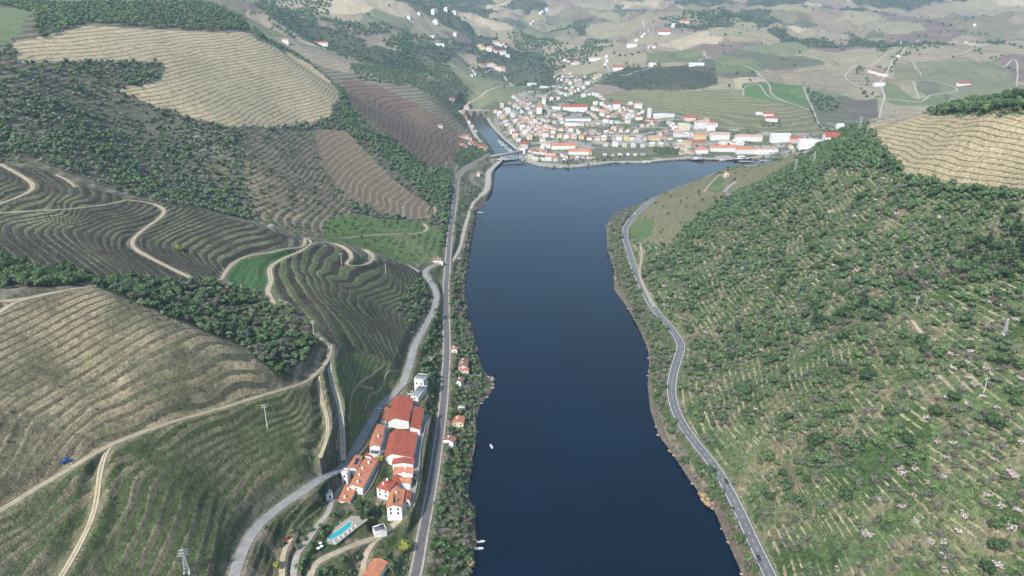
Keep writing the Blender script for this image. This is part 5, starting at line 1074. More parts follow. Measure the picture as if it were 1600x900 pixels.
# ------------------------------------------------------------ bridges
def seg_frame(p1, p2, z):
    a = Vector((*map(float, atz(*p1, z)), z)); b = Vector((*map(float, atz(*p2, z)), z)); d = b - a; return a, b, d.length, math.atan2(d.y, d.x)
CONC = plaster('concrete', (.46, .44, .40)); GIRD = simple('girder', (.40, .47, .50), .5, .1, 1, .4, .2); RUST = simple('brown_girder', (.24, .19, .16), .7, .15)
a, b, L, an = seg_frame((781, 248.5), (818, 247), 6.5)
br = empty('road_bridge', a, an, 'pale blue steel road bridge with shallow arched trusses across the river mouth', 'bridge')
part('deck', *box(-6, L + 4, -3.6, 3.6, -.9, 0.0), CONC, br)
for s in (-1, 1):
    P = []; n = 14
    for k in range(n + 1):
        x = L * k / n; P.append(beam((x, s * 3.7, -.5), (x, s * 3.7, .9 + 3.6 * math.sin(math.pi * k / n)), .3))
        if k < n: P += [beam((x, s * 3.7, .9 + 3.6 * math.sin(math.pi * k / n)), (L * (k + 1) / n, s * 3.7, .9 + 3.6 * math.sin(math.pi * (k + 1) / n)), .45), beam((x, s * 3.7, -.4 if k % 2 else .9 + 3.6 * math.sin(math.pi * k / n)), (L * (k + 1) / n, s * 3.7, (.9 + 3.6 * math.sin(math.pi * (k + 1) / n)) if k % 2 else -.4), .22)]
    part('truss', *merge(P + [beam((0, s * 3.7, -.5), (L, s * 3.7, -.5), .5)]), GIRD, br)
for x in (2, L - 2): part('pier', *box(x - 1.2, x + 1.2, -4, 4, -9, -.9), CONC, br)
a, b, L, an = seg_frame((766, 243.5), (826, 233.5), 9.0)
rb = empty('railway_bridge', a, an, 'brown railway girder bridge on stone piers behind the road bridge', 'bridge')
part('deck', *box(-4, L, -2.4, 2.4, -.5, 0), CONC, rb)
for s in (-1, 1):
    P = [beam((0, s * 2.5, -1.2), (L, s * 2.5, -1.2), .4, 2.2)] + [beam((L * k / 16, s * 2.5, 0), (L * k / 16, s * 2.5, 1.1), .12) for k in range(17)] + [beam((0, s * 2.5, 1.1), (L, s * 2.5, 1.1), .14)]
    part('girder', *merge(P), RUST, rb)
for k in range(1, 4): part('pier', *box(L * k / 4 - 1.3, L * k / 4 + 1.3, -2.6, 2.6, -12, -2.3), WALLC['stone'], rb)
a, b, L, an = seg_frame((728, 171.5), (775, 173.0), 15.0)
sb = empty('stone_bridge', a, an, 'old stone bridge with round arches at the head of the side river', 'bridge')
def arch_bridge(L, H, w, arches):
    V = []; F = []
    for s in (-1, 1):
        prof = [(-6, 0)]; x = 0
        bot = []
        for cx, r in arches:
            bot.append((cx - r, -H)); bot += [(cx - r * math.cos(t), -H * .42 + (r * 1.0) * math.sin(t) * .95) for t in [math.pi * i / 8 for i in range(9)]]; bot.append((cx + r, -H))
        # spandrel strips from the deck down to the arch line
        xs = sorted(set([-6, L + 6] + [p[0] for p in bot])); 
        pts = [(-6, -H)] + bot + [(L + 6, -H)]
        b0 = len(V)
        for p in pts: V.append((p[0], s * w / 2, p[1])); V.append((p[0], s * w / 2, 0))
        for i in range(len(pts) - 1): F.append((b0 + 2 * i, b0 + 2 * i + 2, b0 + 2 * i + 3, b0 + 2 * i + 1) if s < 0 else (b0 + 2 * i + 1, b0 + 2 * i + 3, b0 + 2 * i + 2, b0 + 2 * i))
    n = len(V) // 2
    for i in range(n // 2 - 1): F.append((2 * i, n + 2 * i, n + 2 * i + 2, 2 * i + 2)); F.append((2 * i + 1, 2 * i + 3, n + 2 * i + 3, n + 2 * i + 1))
    return V, F
part('arches', *arch_bridge(L, 18, 6.5, [(L * .30, 6.2), (L * .50, 6.2), (L * .70, 6.2)]), WALLC['stone'], sb)
for s in (-1, 1): part('parapet', *box(-6, L + 6, s * 3.2 - .25, s * 3.2 + .25, .01, 1.1), CONC, sb)
# ------------------------------------------------------------ masts
POLE = simple('pole_concrete', (.50, .50, .47), .8, .1); GALV = simple('galvanised_steel', (.50, .52, .52), .5, .1, 2, .4, .3)
def pole_mast(c, h, label, arms=2, rz=0, group=None):
    g = G1(*c); r = empty('utility_pole', g, rz, label, 'utility pole', group); clear(g.x, g.y, 1.5)
    part('pole', *tube([(0,0,-1),(0,0,h)], [.34, .18], 8), POLE, r)
    for k in range(arms):
        arm = part('crossarm', *beam((-1.5 + .3 * k, 0, h - .5 - 1.4 * k), (1.5 - .3 * k, 0, h - .5 - 1.4 * k), .24), POLE, r)
        for x in (-1.3, 0, 1.3): part('insulator', *box(x - .12, x + .12, -.12, .12, h - .4 - 1.4 * k, h + .05 - 1.4 * k), WHITE, arm)
    return r
def lattice_mast(c, h, label, rz=0.3, base=2.0):
    g = G1(*c); r = empty('lattice_pylon', g, rz, label, 'pylon'); clear(g.x, g.y, 2.5)
    P = []; n = 8
    def cor(k): w = base / 2 * (1 - .8 * k / n); z = h * k / n; return [(sx * w, sy * w, z if k else -1.5) for sx, sy in ((-1,-1),(1,-1),(1,1),(-1,1))]
    for k in range(n):
        A = cor(k); B = cor(k + 1)
        for i in range(4): P += [beam(A[i], B[i], .17), beam(A[i], B[(i + 1) % 4], .1), beam(A[(i + 1) % 4], B[i], .1)]
    part('tower', *merge(P), GALV, r)
    for k in range(3):
        z = h * (.74 + .11 * k); w = base * (1.35 - .2 * k)
        part('crossarm', *merge([beam((-w, 0, z), (w, 0, z), .16), beam((-w, 0, z), (0, 0, z + h * .05), .1), beam((w, 0, z), (0, 0, z + h * .05), .1)]), GALV, r)
    for s in (-1, 1): part('footing', *box(s * base / 2 - .35, s * base / 2 + .35, -base / 2 - .35, base / 2 + .35, -1.5, .35), POLE, r)
    return r
pole_mast((418, 669), 15.5, 'tall white pole on the grassy slope below the dirt track', 2, .4)
pole_mast((491, 528), 13, 'white pole beside the dirt track above the amphitheatre of vines', 2, .2)
pole_mast((534, 414), 11, 'white pole in the bend of the looping track', 1, 0)
pole_mast((577, 407), 11, 'pole on the far side of the looping track', 1, 0)
pole_mast((603, 428), 10, 'leaning pale board post below the looping track', 1, 1.2)
pole_mast((630, 338), 12, 'pole on the brown terraced nose above the railway', 1, .2)
pole_mast((656, 284), 15, 'leftmost white mast on the dark flank above the railway', 1, .3)
pole_mast((674, 276), 15, 'middle white mast on the dark flank above the railway', 1, .3)
pole_mast((697, 268), 16, 'rightmost white mast at the foot of the brown spur', 1, .3)
pole_mast((768, 256), 9, 'lamp like mast beside the lane near the bridge', 1, .2)
pole_mast((1430, 484), 9.5, 'bright white pole at the top of the grassy strip on the right hill', 2, .3)
pole_mast((1537, 613), 9.0, 'white pole among the blossoming trees on the right hill', 1, .3)
lattice_mast((292, 893), 13, 'lattice pylon on a white footing in the lower left foreground', .3, 2.2)
lattice_mast((1569, 522), 10, 'pale lattice pylon near the right edge of the hill', .4, 1.8)
lattice_mast((1341, 213), 25, 'large lattice pylon rising behind the wooded crest beside the ploughed field', .2, 5)
lattice_mast((1242, 272), 18, 'lattice pylon on the wooded flank, lower of the pair above the river bend', .5, 3)
lattice_mast((1271, 258), 16, 'lattice pylon on the wooded flank, upper of the pair above the river bend', .5, 3)
for i, (c, h) in enumerate([((1055, 33), 30), ((1020, 50), 26), ((952, 72), 24), ((917, 40), 24)]): lattice_mast(c, h, ['far mast beside the road at the top of the hill', 'far mast left of the pinkish building', 'far mast beside the steep street', 'far mast above the dark wooded valley'][i], .3, 4)
# ------------------------------------------------------------ vehicles
TYRE = simple('tyre', (.02, .02, .02), .8, .1); CARGLASS = simple('car_glass', (.02, .025, .03), .1, .1, 1, .5); LAMPG = simple('lamp_glass', (.6, .6, .55), .2, .1)
def paint(name, c): return simple(name, c, .3, .03, 1, .5)
PAINT = {'dark': paint('dark_paint', (.03, .035, .04)), 'white': paint('car_white', (.75, .75, .75)), 'grey': paint('car_grey', (.3, .31, .32)), 'blue': paint('car_blue', (.03, .10, .45)), 'red': paint('car_red', (.28, .02, .03)), 'silver': paint('car_silver', (.5, .51, .52))}
def prof_solid(prof, w, taper=1.0):
    n = len(prof); V = [(x, -w / 2 * (taper if z > .95 else 1), z) for x, z in prof] + [(x, w / 2 * (taper if z > .95 else 1), z) for x, z in prof]
    return V, [tuple(range(n)), tuple(range(2 * n - 1, n - 1, -1))] + [(i, n + i, n + (i + 1) % n, (i + 1) % n) for i in range(n)]
def wheel_vf(x, y, r, w):
    n = 14; V = []
    for s in (-w / 2, w / 2): V += [(x + r * math.cos(2 * math.pi * i / n), y + s, r + r * math.sin(2 * math.pi * i / n)) for i in range(n)]
    return V, [tuple(range(n)), tuple(range(2 * n - 1, n - 1, -1))] + [((i + 1) % n, n + (i + 1) % n, n + i, i) for i in range(n)]
def make_car(c, rz, color, label, van=False, z=None, s=1.0, name='car'):
    g = G1(*c) if z is None else Vector((*map(float, atz(*c, z)), z)); r = empty(name, g + Vector((0, 0, .12)), rz, label, 'van' if van else 'car', None); r.scale = (s, s, s)
    bp = [(-2.1,.3),(-2.15,.75),(-1.9,.92),(1.0,.95),(2.0,.78),(2.15,.6),(2.1,.3)]; cp = [(-1.75,.93),(-1.35,1.45),(.35,1.48),(1.05,.94)]
    if van: bp = [(-2.4,.3),(-2.4,1.0),(1.4,1.05),(2.3,.85),(2.4,.3)]; cp = [(-2.38,1.0),(-2.3,2.05),(.9,2.05),(1.5,1.03)]
    V, F = prof_solid(bp, 1.75); part('body', V, F, PAINT[color], r)
    V, F = prof_solid(cp, 1.6, .86); part('cabin', V, F, CARGLASS, r)
    x0, x1, zt = cp[1][0], cp[2][0], cp[1][1]; part('roof_panel', *box(x0 + .1, x1 - .05, -.68, .68, zt - .02, zt + .05), PAINT[color], r)
    for x in (-1.35, 1.35):
        for y in (-.82, .82): w = part('wheel', *wheel_vf(x, y, .32, .22), TYRE, r)
    for y in (-.6, .6): part('headlight', *box(2.02 + .2 * van, 2.17 + .25 * van, y - .18, y + .18, .58, .74), LAMPG, r)
    return r
def road_at(k, t):
    P = RP[k]; i = min(len(P) - 2, max(1, int(t))); return P[i], math.atan2(*(P[i + 1] - P[i - 1])[[1, 0]])
def car_on(k, c, off, color, label, flip=False, van=False):
    P = RP[k]; x, y, _ = G1(*c); i = int(np.argmin(np.hypot(P[:, 0] - x, P[:, 1] - y))); i = min(max(i, 1), len(P) - 2); d = P[i + 1] - P[i - 1]; a = math.atan2(d[1], d[0]); n = np.array([-d[1], d[0]]) / np.hypot(d[0], d[1])
    r = make_car(c, a + (math.pi if flip else 0), color, label, van, z=0); r.location = (P[i][0] + n[0] * off, P[i][1] + n[1] * off, P[i][2] + .08); return r
car_on(0, (1141, 751), -1.6, 'dark', 'dark car on the right hand road, the one above the reed bank')
car_on(0, (1206, 876), 1.6, 'dark', 'dark car on the right hand road at the bottom of the picture', True)
car_on(0, (995, 336), 0.5, 'white', 'white car far up the right hand road near the bend', van=True)
make_car((104, 722), .9, 'blue', 'small blue tractor like vehicle on the dry terraces beside the dirt track', name='car')
for i, (c, z, rz, col, lb) in enumerate([((645.5, 602.5), 24, .15, 'dark', 'dark car parked nearest the cubic house'), ((644.5, 606), 24, .15, 'grey', 'grey car second in the row below the cubic house'), ((641, 613), 24, .15, 'silver', 'silver car third in the row below the cubic house'), ((638.5, 617), 24, .15, 'white', 'white car fourth in the row below the cubic house'),
      ((659.5, 651), 24, 1.3, 'white', 'white car parked along the lane, uppermost beside the lower hall'), ((660, 658), 24, 1.35, 'silver', 'silver car parked along the lane beside the lower hall'), ((658, 666), 24, 1.3, 'grey', 'grey car parked along the lane beside the lower hall'), ((656.5, 674), 24, 1.3, 'white', 'white car parked lowest along the lane beside the lower hall'),
      ((592.5, 641), 29.5, 1.1, 'white', 'white car by the storehouse wall, upper of two'), ((591, 646.5), 29.5, 1.1, 'silver', 'silver car by the storehouse wall, lower of two'),
      ((450, 843), None, .9, 'red', 'dark red car parked on the sandy strip in the garden'), ((444, 852), None, 1.0, 'dark', 'dark car parked below the red one on the sandy strip'), ((675, 441), None, 0, 'grey', 'grey van parked on the pale yard beside the left road bend'),
      ((579, 727), 28, 2.4, 'dark', 'dark car under the lodge front, upper of three'), ((576, 733), 28, 2.4, 'grey', 'grey car under the lodge front, middle of three'), ((573, 739), 28, 2.4, 'dark', 'dark car under the lodge front, lower of three'),
      ((876, 253), None, .1, 'white', 'white van parked on the town quay near the stalls'), ((940, 250.5), None, 0, 'silver', 'silver car parked on the town quay near the sheds'), ((1180, 246), None, 0, 'white', 'white van parked on the quay below the zigzag gables')]):
    make_car(c, rz, col, lb, z=z, van='van' in lb)
# ------------------------------------------------------------ boats and landing stages
HULL = simple('hull_paint', (.8, .8, .79), .35, .04, 1, .5); HULLD = simple('dark_hull', (.05, .06, .08), .4, .1)
def boat(c, L, rz, label, cabin=True, dark=False, kind='boat'):
    x, y = map(float, atz(*c, 0)); r = empty(kind, (x, y, 0), rz, label, 'boat'); w = L * .17; S_ = [(-.5, .85, .0), (-.25, 1, 0), (.1, 1, .02), (.35, .65, .08), (.5, .03, .16)]
    V = []; F = []
    for a_, b_, c_ in S_: x_ = a_ * L; V += [(x_, -w * b_, .12 * L + c_ * L * .3), (x_, -w * b_ * .55, -.25), (x_, w * b_ * .55, -.25), (x_, w * b_, .12 * L + c_ * L * .3)]
    for i in range(4):
        for j in range(3): F.append((4 * i + j, 4 * i + 4 + j, 4 * i + 5 + j, 4 * i + 1 + j))
    F.append((0, 1, 2, 3)); part('hull', V, F, HULLD if dark else HULL, r)
    part('deck', [(a_ * L * .97, s * w * b_ * .93, .105 * L + c_ * L * .3) for a_, b_, c_ in S_ for s in (-1, 1)], [(2 * i, 2 * i + 2, 2 * i + 3, 2 * i + 1) for i in range(4)], TRIM, r)
    if cabin:
        cb = part('cabin', *box(-L * .28, L * .12, -w * .62, w * .62, .1 * L, .1 * L + .16 * L), HULL, r); part('cabin_window', *box(-L * .25, L * .125, -w * .64, w * .64, .1 * L + .08 * L, .1 * L + .125 * L), CARGLASS, cb)
    else:
        for q in (-.2, .1): part('bench', *box(L * q - .15, L * q + .15, -w * .85, w * .85, .11 * L, .11 * L + .12), TRIM, r)
boat((767.5, 698), 5.0, 1.9, 'small white skiff drifting alone near the left bank', False)
boat((751.5, 847), 5.0, .15, 'small white skiff moored at the left bank, upper of two', False); boat((748.5, 858), 5.5, .1, 'small white skiff moored at the left bank, lower of two', False)
for i, c in enumerate([(780, 221), (783, 224), (786.5, 228), (791, 232), (795.5, 235), (799, 238)]): boat(c, 9 + (i % 3) * 2, -.35 + .1 * i, f'white motor boat in the side river, {ORD[i]} from the top of the moored line', True)
boat((1090, 250.5), 22, .0, 'dark hulled trip boat alongside the town quay, left of the white launch', True, True); boat((1129, 251), 12, .1, 'white launch off the town quay', True); boat((1160, 250.8), 34, .0, 'long dark barge moored below the zigzag gables', True, True); boat((1010, 254.6), 16, .05, 'white boat tied up in the middle of the town quay', True)
def stage(c, L, w, rz, label, z=.7):
    x, y = map(float, atz(*c, z)); r = empty('jetty', (x, y, 0), rz, label, 'jetty'); part('planking', *box(-L / 2, L / 2, -w / 2, w / 2, z - .25, z), POLE, r)
    for sx in (-1, 1):
        for sy in (-1, 1): part('pile', *tube([(sx * L * .46, sy * w * .45, -2), (sx * L * .46, sy * w * .45, z + .8)], [.18, .18]), TYRE, r)
    for s in (-1, 1): part('railing', *merge([beam((-L / 2, s * w * .48, z + 1), (L / 2, s * w * .48, z + 1), .08)] + [beam((-L / 2 + L * k / 6, s * w * .48, z), (-L / 2 + L * k / 6, s * w * .48, z + 1), .08) for k in range(7)]), WHITE, r)
stage((749, 332), 13, 4.0, -.25, 'white floating landing stage at the end of the quay road')
stage((1168, 252), 34, 4, -.05, 'long landing stage at the right end of the town quay'); stage((1195, 250.5), 24, 4, 0, 'short landing stage beside the wooded point')
for i, c in enumerate([(749, 346), (751.5, 347), (756, 326)]): x, y = map(float, atz(*c, 0)); o = part('post', *tube([(0, 0, -2), (0, 0, 3.0)], [.25, .25], 8), TYRE, empty('mooring_post', (x, y, 0), 0, ['left mooring post below the floating landing stage', 'right mooring post below the floating landing stage', 'mooring post off the tip of the floating landing stage'][i], 'post'))
# ------------------------------------------------------------ pool, garden, walls
def slab(name, pts, z, mat, label=None, cat=None, thick=.3, kind=None):
    V = [(*map(float, atz(a_, b_, z)), z) for a_, b_ in pts]; n = len(V); V2 = V + [(p[0], p[1], z - thick) for p in V]
    o = link_mesh(name, V2, [tuple(range(n))[::-1]] + [(i, (i + 1) % n, n + (i + 1) % n, n + i) for i in range(n)], [mat]); 
    if kind: o['kind'] = kind
    if label: tagit(o, label, cat)
    return o
PAVE = plaster('paving', (.33, .30, .25)); POOLW = NT('pool_water', .08, .5); POOLW.base((.03, .32, .34)); 
slab('paving', [(505,838),(513,849),(525,851),(556,826),(575,812),(568,806),(549,806),(540,812)], 29.7, PAVE, kind='structure')
pool = empty('swimming_pool', G1(530, 830), 0, 'long turquoise swimming pool in the terraced garden', 'swimming pool')
def pool_part(name, pts, z, mat, th):
    o = slab(name, pts, z, mat, thick=th); o.parent = pool; o.matrix_parent_inverse = Matrix.Translation(-pool.location); KIDS.setdefault(pool.name, []).append(o)
PP = [(511.5,839),(516,843.5),(533,834.5),(547.5,822.5),(550,816),(545.5,815),(533,825.5)]
pool_part('coping', [(509.5,839),(515.8,845.3),(534,836.5),(549.5,823.8),(552,815),(545,813.2),(532.5,823.8)], 29.82, CONC, .4); pool_part('water', PP, 29.9, POOLW.m, .12)
slab('yard', [(652,430),(662,428),(668,437),(668,452),(660,450)], float(G1(662,440).z) + .35, M['pale'], kind='structure', thick=2) if False else None
def lounger(c, z, rz, label, group):
    x, y = map(float, atz(*c, z)); r = empty('sun_lounger', (x, y, z), rz, label, 'sun lounger', group)
    part('seat', *box(-.95, .45, -.33, .33, .25, .36), WHITE, r); part('backrest', *beam((.45, 0, .32), (1.0, 0, .75), .66, .08), WHITE, r)
    for sx in (-.8, .35): part('leg', *box(sx - .05, sx + .05, -.3, .3, 0, .25), WHITE, r)
for c in [(550,828),(544,832.5),(537,837.5),(530,842),(523,848),(556,823)]: lounger(c, 29.72, 2.2, 'white sun lounger along the river side of the turquoise pool', 'sun loungers beside the pool')
for c, lb in [((498,861), 'white parasol table nearest the lower end of the garden terrace'), ((503,858), 'white parasol table beside the orange cushion end of the terrace'), ((501,853), 'white parasol table at the uphill corner of the lower terrace')]:
    g = G1(*c); r = empty('parasol', g, 0, lb, 'parasol'); part('pole', *tube([(0,0,0),(0,0,2.4)], [.05,.05]), POLE, r); part('canopy', [(0,0,2.6)] + [(1.0 * math.cos(k * math.pi / 4), 1.0 * math.sin(k * math.pi / 4), 2.1) for k in range(8)], [(0, k + 1, (k + 1) % 8 + 1) for k in range(8)], WHITE, r)
def wall_px(pts, h, w, mat, label, name='garden_wall', cat='wall'):
    P = catmull(G([p[0] for p in pts], [p[1] for p in pts]), 3.0) if len(pts) > 2 else np.array(G([p[0] for p in pts], [p[1] for p in pts])); B = []
    V = []; F = []; T = np.gradient(P[:, :2], axis=0); T /= np.linalg.norm(T, axis=1)[:, None] + 1e-9
    for k, (p, t_) in enumerate(zip(P, T)):
        n = np.array([-t_[1], t_[0]]) * w / 2; z = hz(p[0], p[1])
        V += [(p[0] - n[0], p[1] - n[1], z - 2), (p[0] - n[0], p[1] - n[1], z + h), (p[0] + n[0], p[1] + n[1], z + h), (p[0] + n[0], p[1] + n[1], z - 2)]
    for k in range(len(P) - 1):
        for j in range(4): F.append((4 * k + j, 4 * k + (j + 1) % 4, 4 * k + 4 + (j + 1) % 4, 4 * k + 4 + j))
    F += [(3, 2, 1, 0), (4 * len(P) - 4, 4 * len(P) - 3, 4 * len(P) - 2, 4 * len(P) - 1)]
    o = link_mesh(name, V, F, [mat]); tagit(o, label, cat); return o
ST = WALLC['stone']
wall_px([(668,650),(664,672),(657,705),(654,740),(648,775),(640,795)], 1.6, .7, PAVE, 'long pale retaining wall along the river side of the winery lane')
wall_px([(641,598),(625,612),(612,632),(601,650),(592,672)], 1.2, .5, PAVE, 'pale wall along the lower edge of the main road beside the winery')
wall_px([(590,675),(575,696),(562,712)], 1.2, .5, ST, 'stone wall between the main road and the long narrow building')
wall_px([(595,722),(588,745),(578,765),(568,778)], 1.4, .5, ST, 'curved stone wall below the lodge parking')
wall_px([(724,607),(740,606),(745,622)], 1.2, .4, PAVE, 'garden wall below the brown roofed riverside cottage')
wall_px([(729,590),(735,570),(743,562),(744,600)], 1.2, .4, ST, 'garden wall around the green lawn beside the tall riverside house')
wall_px([(728,625),(728,660),(724,690)], 1.2, .4, ST, 'long straight garden wall right of the cream walled house')
wall_px([(740,645),(742,665),(741,700),(736,720)], 1.6, .5, PAVE, 'pale river wall below the vegetable plots')
wall_px([(724,695),(716,720),(708,745)], .9, .4, ST, 'dark garden wall running down between the vegetable plots')
wall_px([(562,735),(533,752)], 1.5, .4, PAVE, 'short wall behind the small square tower')
wall_px([(604,628),(585,600),(556,588)], 1.4, .5, ST, 'dark field wall dropping to the main road') if False else None
for i, (pts, lb) in enumerate([([(600,573),(575,590),(552,612),(543,650)], 'dry stone terrace wall, upper one on the slope above the winery road'), ([(622,580),(600,596),(580,614),(570,640)], 'dry stone terrace wall, lower one on the slope above the winery road'), ([(563,602),(583,606)], 'short cross wall between the two dry stone terrace walls')]): wall_px(pts, 1.0, .6, ST, lb)
wall_px([(470,392),(455,400),(440,402)], .6, .4, ST, 'low wall beside the young green plot') if False else None
# rocks
ROCK = plaster('rock', (.34, .27, .20))
def rock(x, y, z, s, seed, label, group):
    V, F = sph_quads(9, 6, seed, .3); V = V * (s, s * .8, s * .6); o = link_mesh('rock', V, F, [ROCK]); o.location = (x, y, z); o.rotation_euler = (0, 0, seed); tagit(o, label, 'rock', group)
q = random.Random(4)
for k in range(34):
    c = (762 + q.uniform(-6, 9), 596 + q.uniform(-8, 14)); x, y = map(float, atz(*c, 0)); rock(x, y, .0, q.uniform(.7, 2.0), k, 'brown boulder in the rocky promontory on the left bank', 'boulders of the rocky promontory')
for k in range(120):
    P = w_n if k % 3 else w_l; i = q.randrange(4, len(P) - 1); a_, b_ = P[i], P[i + 1] if i + 1 < len(P) else P[i]; t_ = q.random(); x = a_[0] + (b_[0] - a_[0]) * t_ + q.uniform(-1, 1); y = a_[1] + (b_[1] - a_[1]) * t_
    if y < 1150: rock(x, y, -.1, q.uniform(.5, 1.5), k + 50, f"brown boulder at the water's edge on the {'right' if k % 3 else 'left'} bank", f"shore boulders on the {'right' if k % 3 else 'left'} bank")
# reed clump and special trees
def special(kind, c, s, label, cat, sz=None):
    g = G1(*c); r = empty(kind, g - Vector((0, 0, .1)), random.uniform(0, 6), label, cat); r.scale = (s, s, sz or s); V, F = crown_near(kind, int(c[0])); part('crown', V, F, MF[kind], r); V, F = TRUNK[kind](int(c[1])); part('trunk', V, F, BARK, r); return r
special('cypress_tree', (566, 812), 1.15, 'tall dark cypress left of the pool, nearest the lodge', 'cypress', 1.35); special('cypress_tree', (618, 808), 1.0, 'dark cypress in front of the manor front wing', 'cypress', 1.25)
for c, s, lb in [((574,808),1.3,'big dark tree between the two cypresses, left one'), ((584,806),1.2,'dark round tree between the two cypresses, middle one'), ((594,802),1.0,'dark round tree between the two cypresses, right one'), ((560,796),1.0,'dark tree behind the tall cypress')]: special('evergreen_tree', c, s, lb, 'tree')
for c, s, lb in [((633,862),1.45,'yellow green tree beside the railway at the bottom'), ((434,889),1.0,'small yellow green tree at the bottom of the sandy strip'), ((594,722),1.1,'yellow green tree behind the middle wine hall gable'), ((280,392),1.1,'lone yellow tree on the striped vineyard')]: special('yellow_tree', c, s, lb, 'tree')
for c, s, lb in [((672,568),1.3,'pale pink blossoming tree above the cubic house'),((718,408),1.2,'pale pink tree on the bank beside the level crossing'),((1410,806-60),1.1,'large pale blossom tree on the lower right slope')]: special('almond_tree', c, s, lb, 'almond tree')
for c, s, lb in [((648,752),1.1,'olive tree beside the winery lane'),((484,832),.9,'round dark bush on the sandy strip, upper'),((474,846),.8,'round dark bush on the sandy strip, middle'),((466,858),.9,'round dark bush on the sandy strip, lower')]: special('olive_tree', c, s, lb, 'olive tree')
special('evergreen_tree', (1170, 216), 2.0, 'round dark tree between the hotel and the long white building', 'tree')
REED = foliage('reed', (.36, .26, .15), (.42, .31, .18))
for c, s, lb in [((1100,778),1.4,'tan reed clump on the right bank, upper'),((1106,790),1.2,'tan reed clump on the right bank, lower'),((733,882),1.1,'tan bush on the left bank at the bottom'),((963,437),1.0,'orange tan bush on the right bank below the small lawn')]:
    g = G1(*c); r = empty('reed_clump', g, 0, lb, 'reeds'); r.scale = (s, s, s); V, F = leaf_cloud(260, .5, round_lumps(3.0, 1.6, int(c[0]), 6, .8), 3); part('foliage', V, F, REED, r); V, F = limbs(2, .1, 1, 4, 2); part('stem', V, F, BARK, r)
# ------------------------------------------------------------ vine rows and tufts on the terraces
def tufts(name, zone, spacing, band, size, colr, label, prob=.8, seed=1):
    r = np.random.default_rng(seed); X = []; Y = []
    for i in ZN[zone]:
        a_ = np.array(ZP[i]); x0, y0 = a_.min(0); x1, y1 = a_.max(0); gx, gy = np.meshgrid(np.arange(x0, x1, spacing), np.arange(y0, y1, spacing)); gx = gx.ravel() + r.uniform(-.5, .5, gx.size) * spacing; gy = gy.ravel() + r.uniform(-.5, .5, gy.size) * spacing
        ok = zid(gx, gy) == i; gx = gx[ok]; gy = gy[ok]; p = sample(ph, gx, gy); fr = p - np.floor(p); ok = (fr > band[0]) & (fr < band[1]) & (r.random(gx.size) < prob * np.clip(.75 + .6 * fbm(gx, gy, 25, 2, 77), .1, 1)) & (sample(ROADCLR, gx, gy) > 1); X.append(gx[ok]); Y.append(gy[ok])
    X = np.concatenate(X); Y = np.concatenate(Y); Z = sample(H2, X, Y); n = len(X); k = 3; c = np.stack([X, Y, Z + size * .35], -1).repeat(k, 0) + r.normal(size=(n * k, 3)) * (size * .45, size * .45, size * .2)
    d1 = r.normal(size=(n * k, 3)); d1[:, 2] *= .4; d1 /= np.linalg.norm(d1, axis=1)[:, None]; d2 = np.cross(d1, r.normal(size=(n * k, 3))); d2 /= np.linalg.norm(d2, axis=1)[:, None]; s = size * r.uniform(.4, 1, (n * k, 1)) * .6
    V = np.stack([c - d1 * s, c - d2 * s * .7, c + d1 * s, c + d2 * s * .7], 1).reshape(-1, 3); o = link_mesh(name, V, np.arange(4 * n * k).reshape(-1, 4), [simple(name, colr, .95, .35, .4)]); o['kind'] = 'stuff'; o['label'] = label; o['category'] = 'vegetation'; print(name, n)
tufts('vines', 'amphitheatre', 1.3, (.05, .52), .85, (.055, .045, .036), 'dark leafless vines in curved rows in the amphitheatre vineyard', .9, 1)
tufts('vines', 'striped', 1.5, (.05, .55), .85, (.055, .046, .038), 'dark leafless vines on the striped hillside vineyard', .85, 2)
tufts('vines', 'slope_upper', 1.3, (.1, .55), .8, (.085, .075, .05), 'dry weeds and old vines on the upper foreground terraces', .55, 3)
tufts('vines', 'slope_lower', 1.3, (.1, .6), .75, (.075, .085, .04), 'grass tufts and old vines on the lower foreground terraces', .5, 4)
tufts('vines', 'right_tan', 2.2, (.7, .86), 1.0, (.11, .09, .06), 'dark weeds along the terrace edges of the ploughed field on the right', .8, 5)
tufts('dry_grass', 'right_scrub', 2.4, (.0, 1.0), .9, (.13, .14, .055), 'dry grass and weeds between the trees on the right slope', .4, 6)
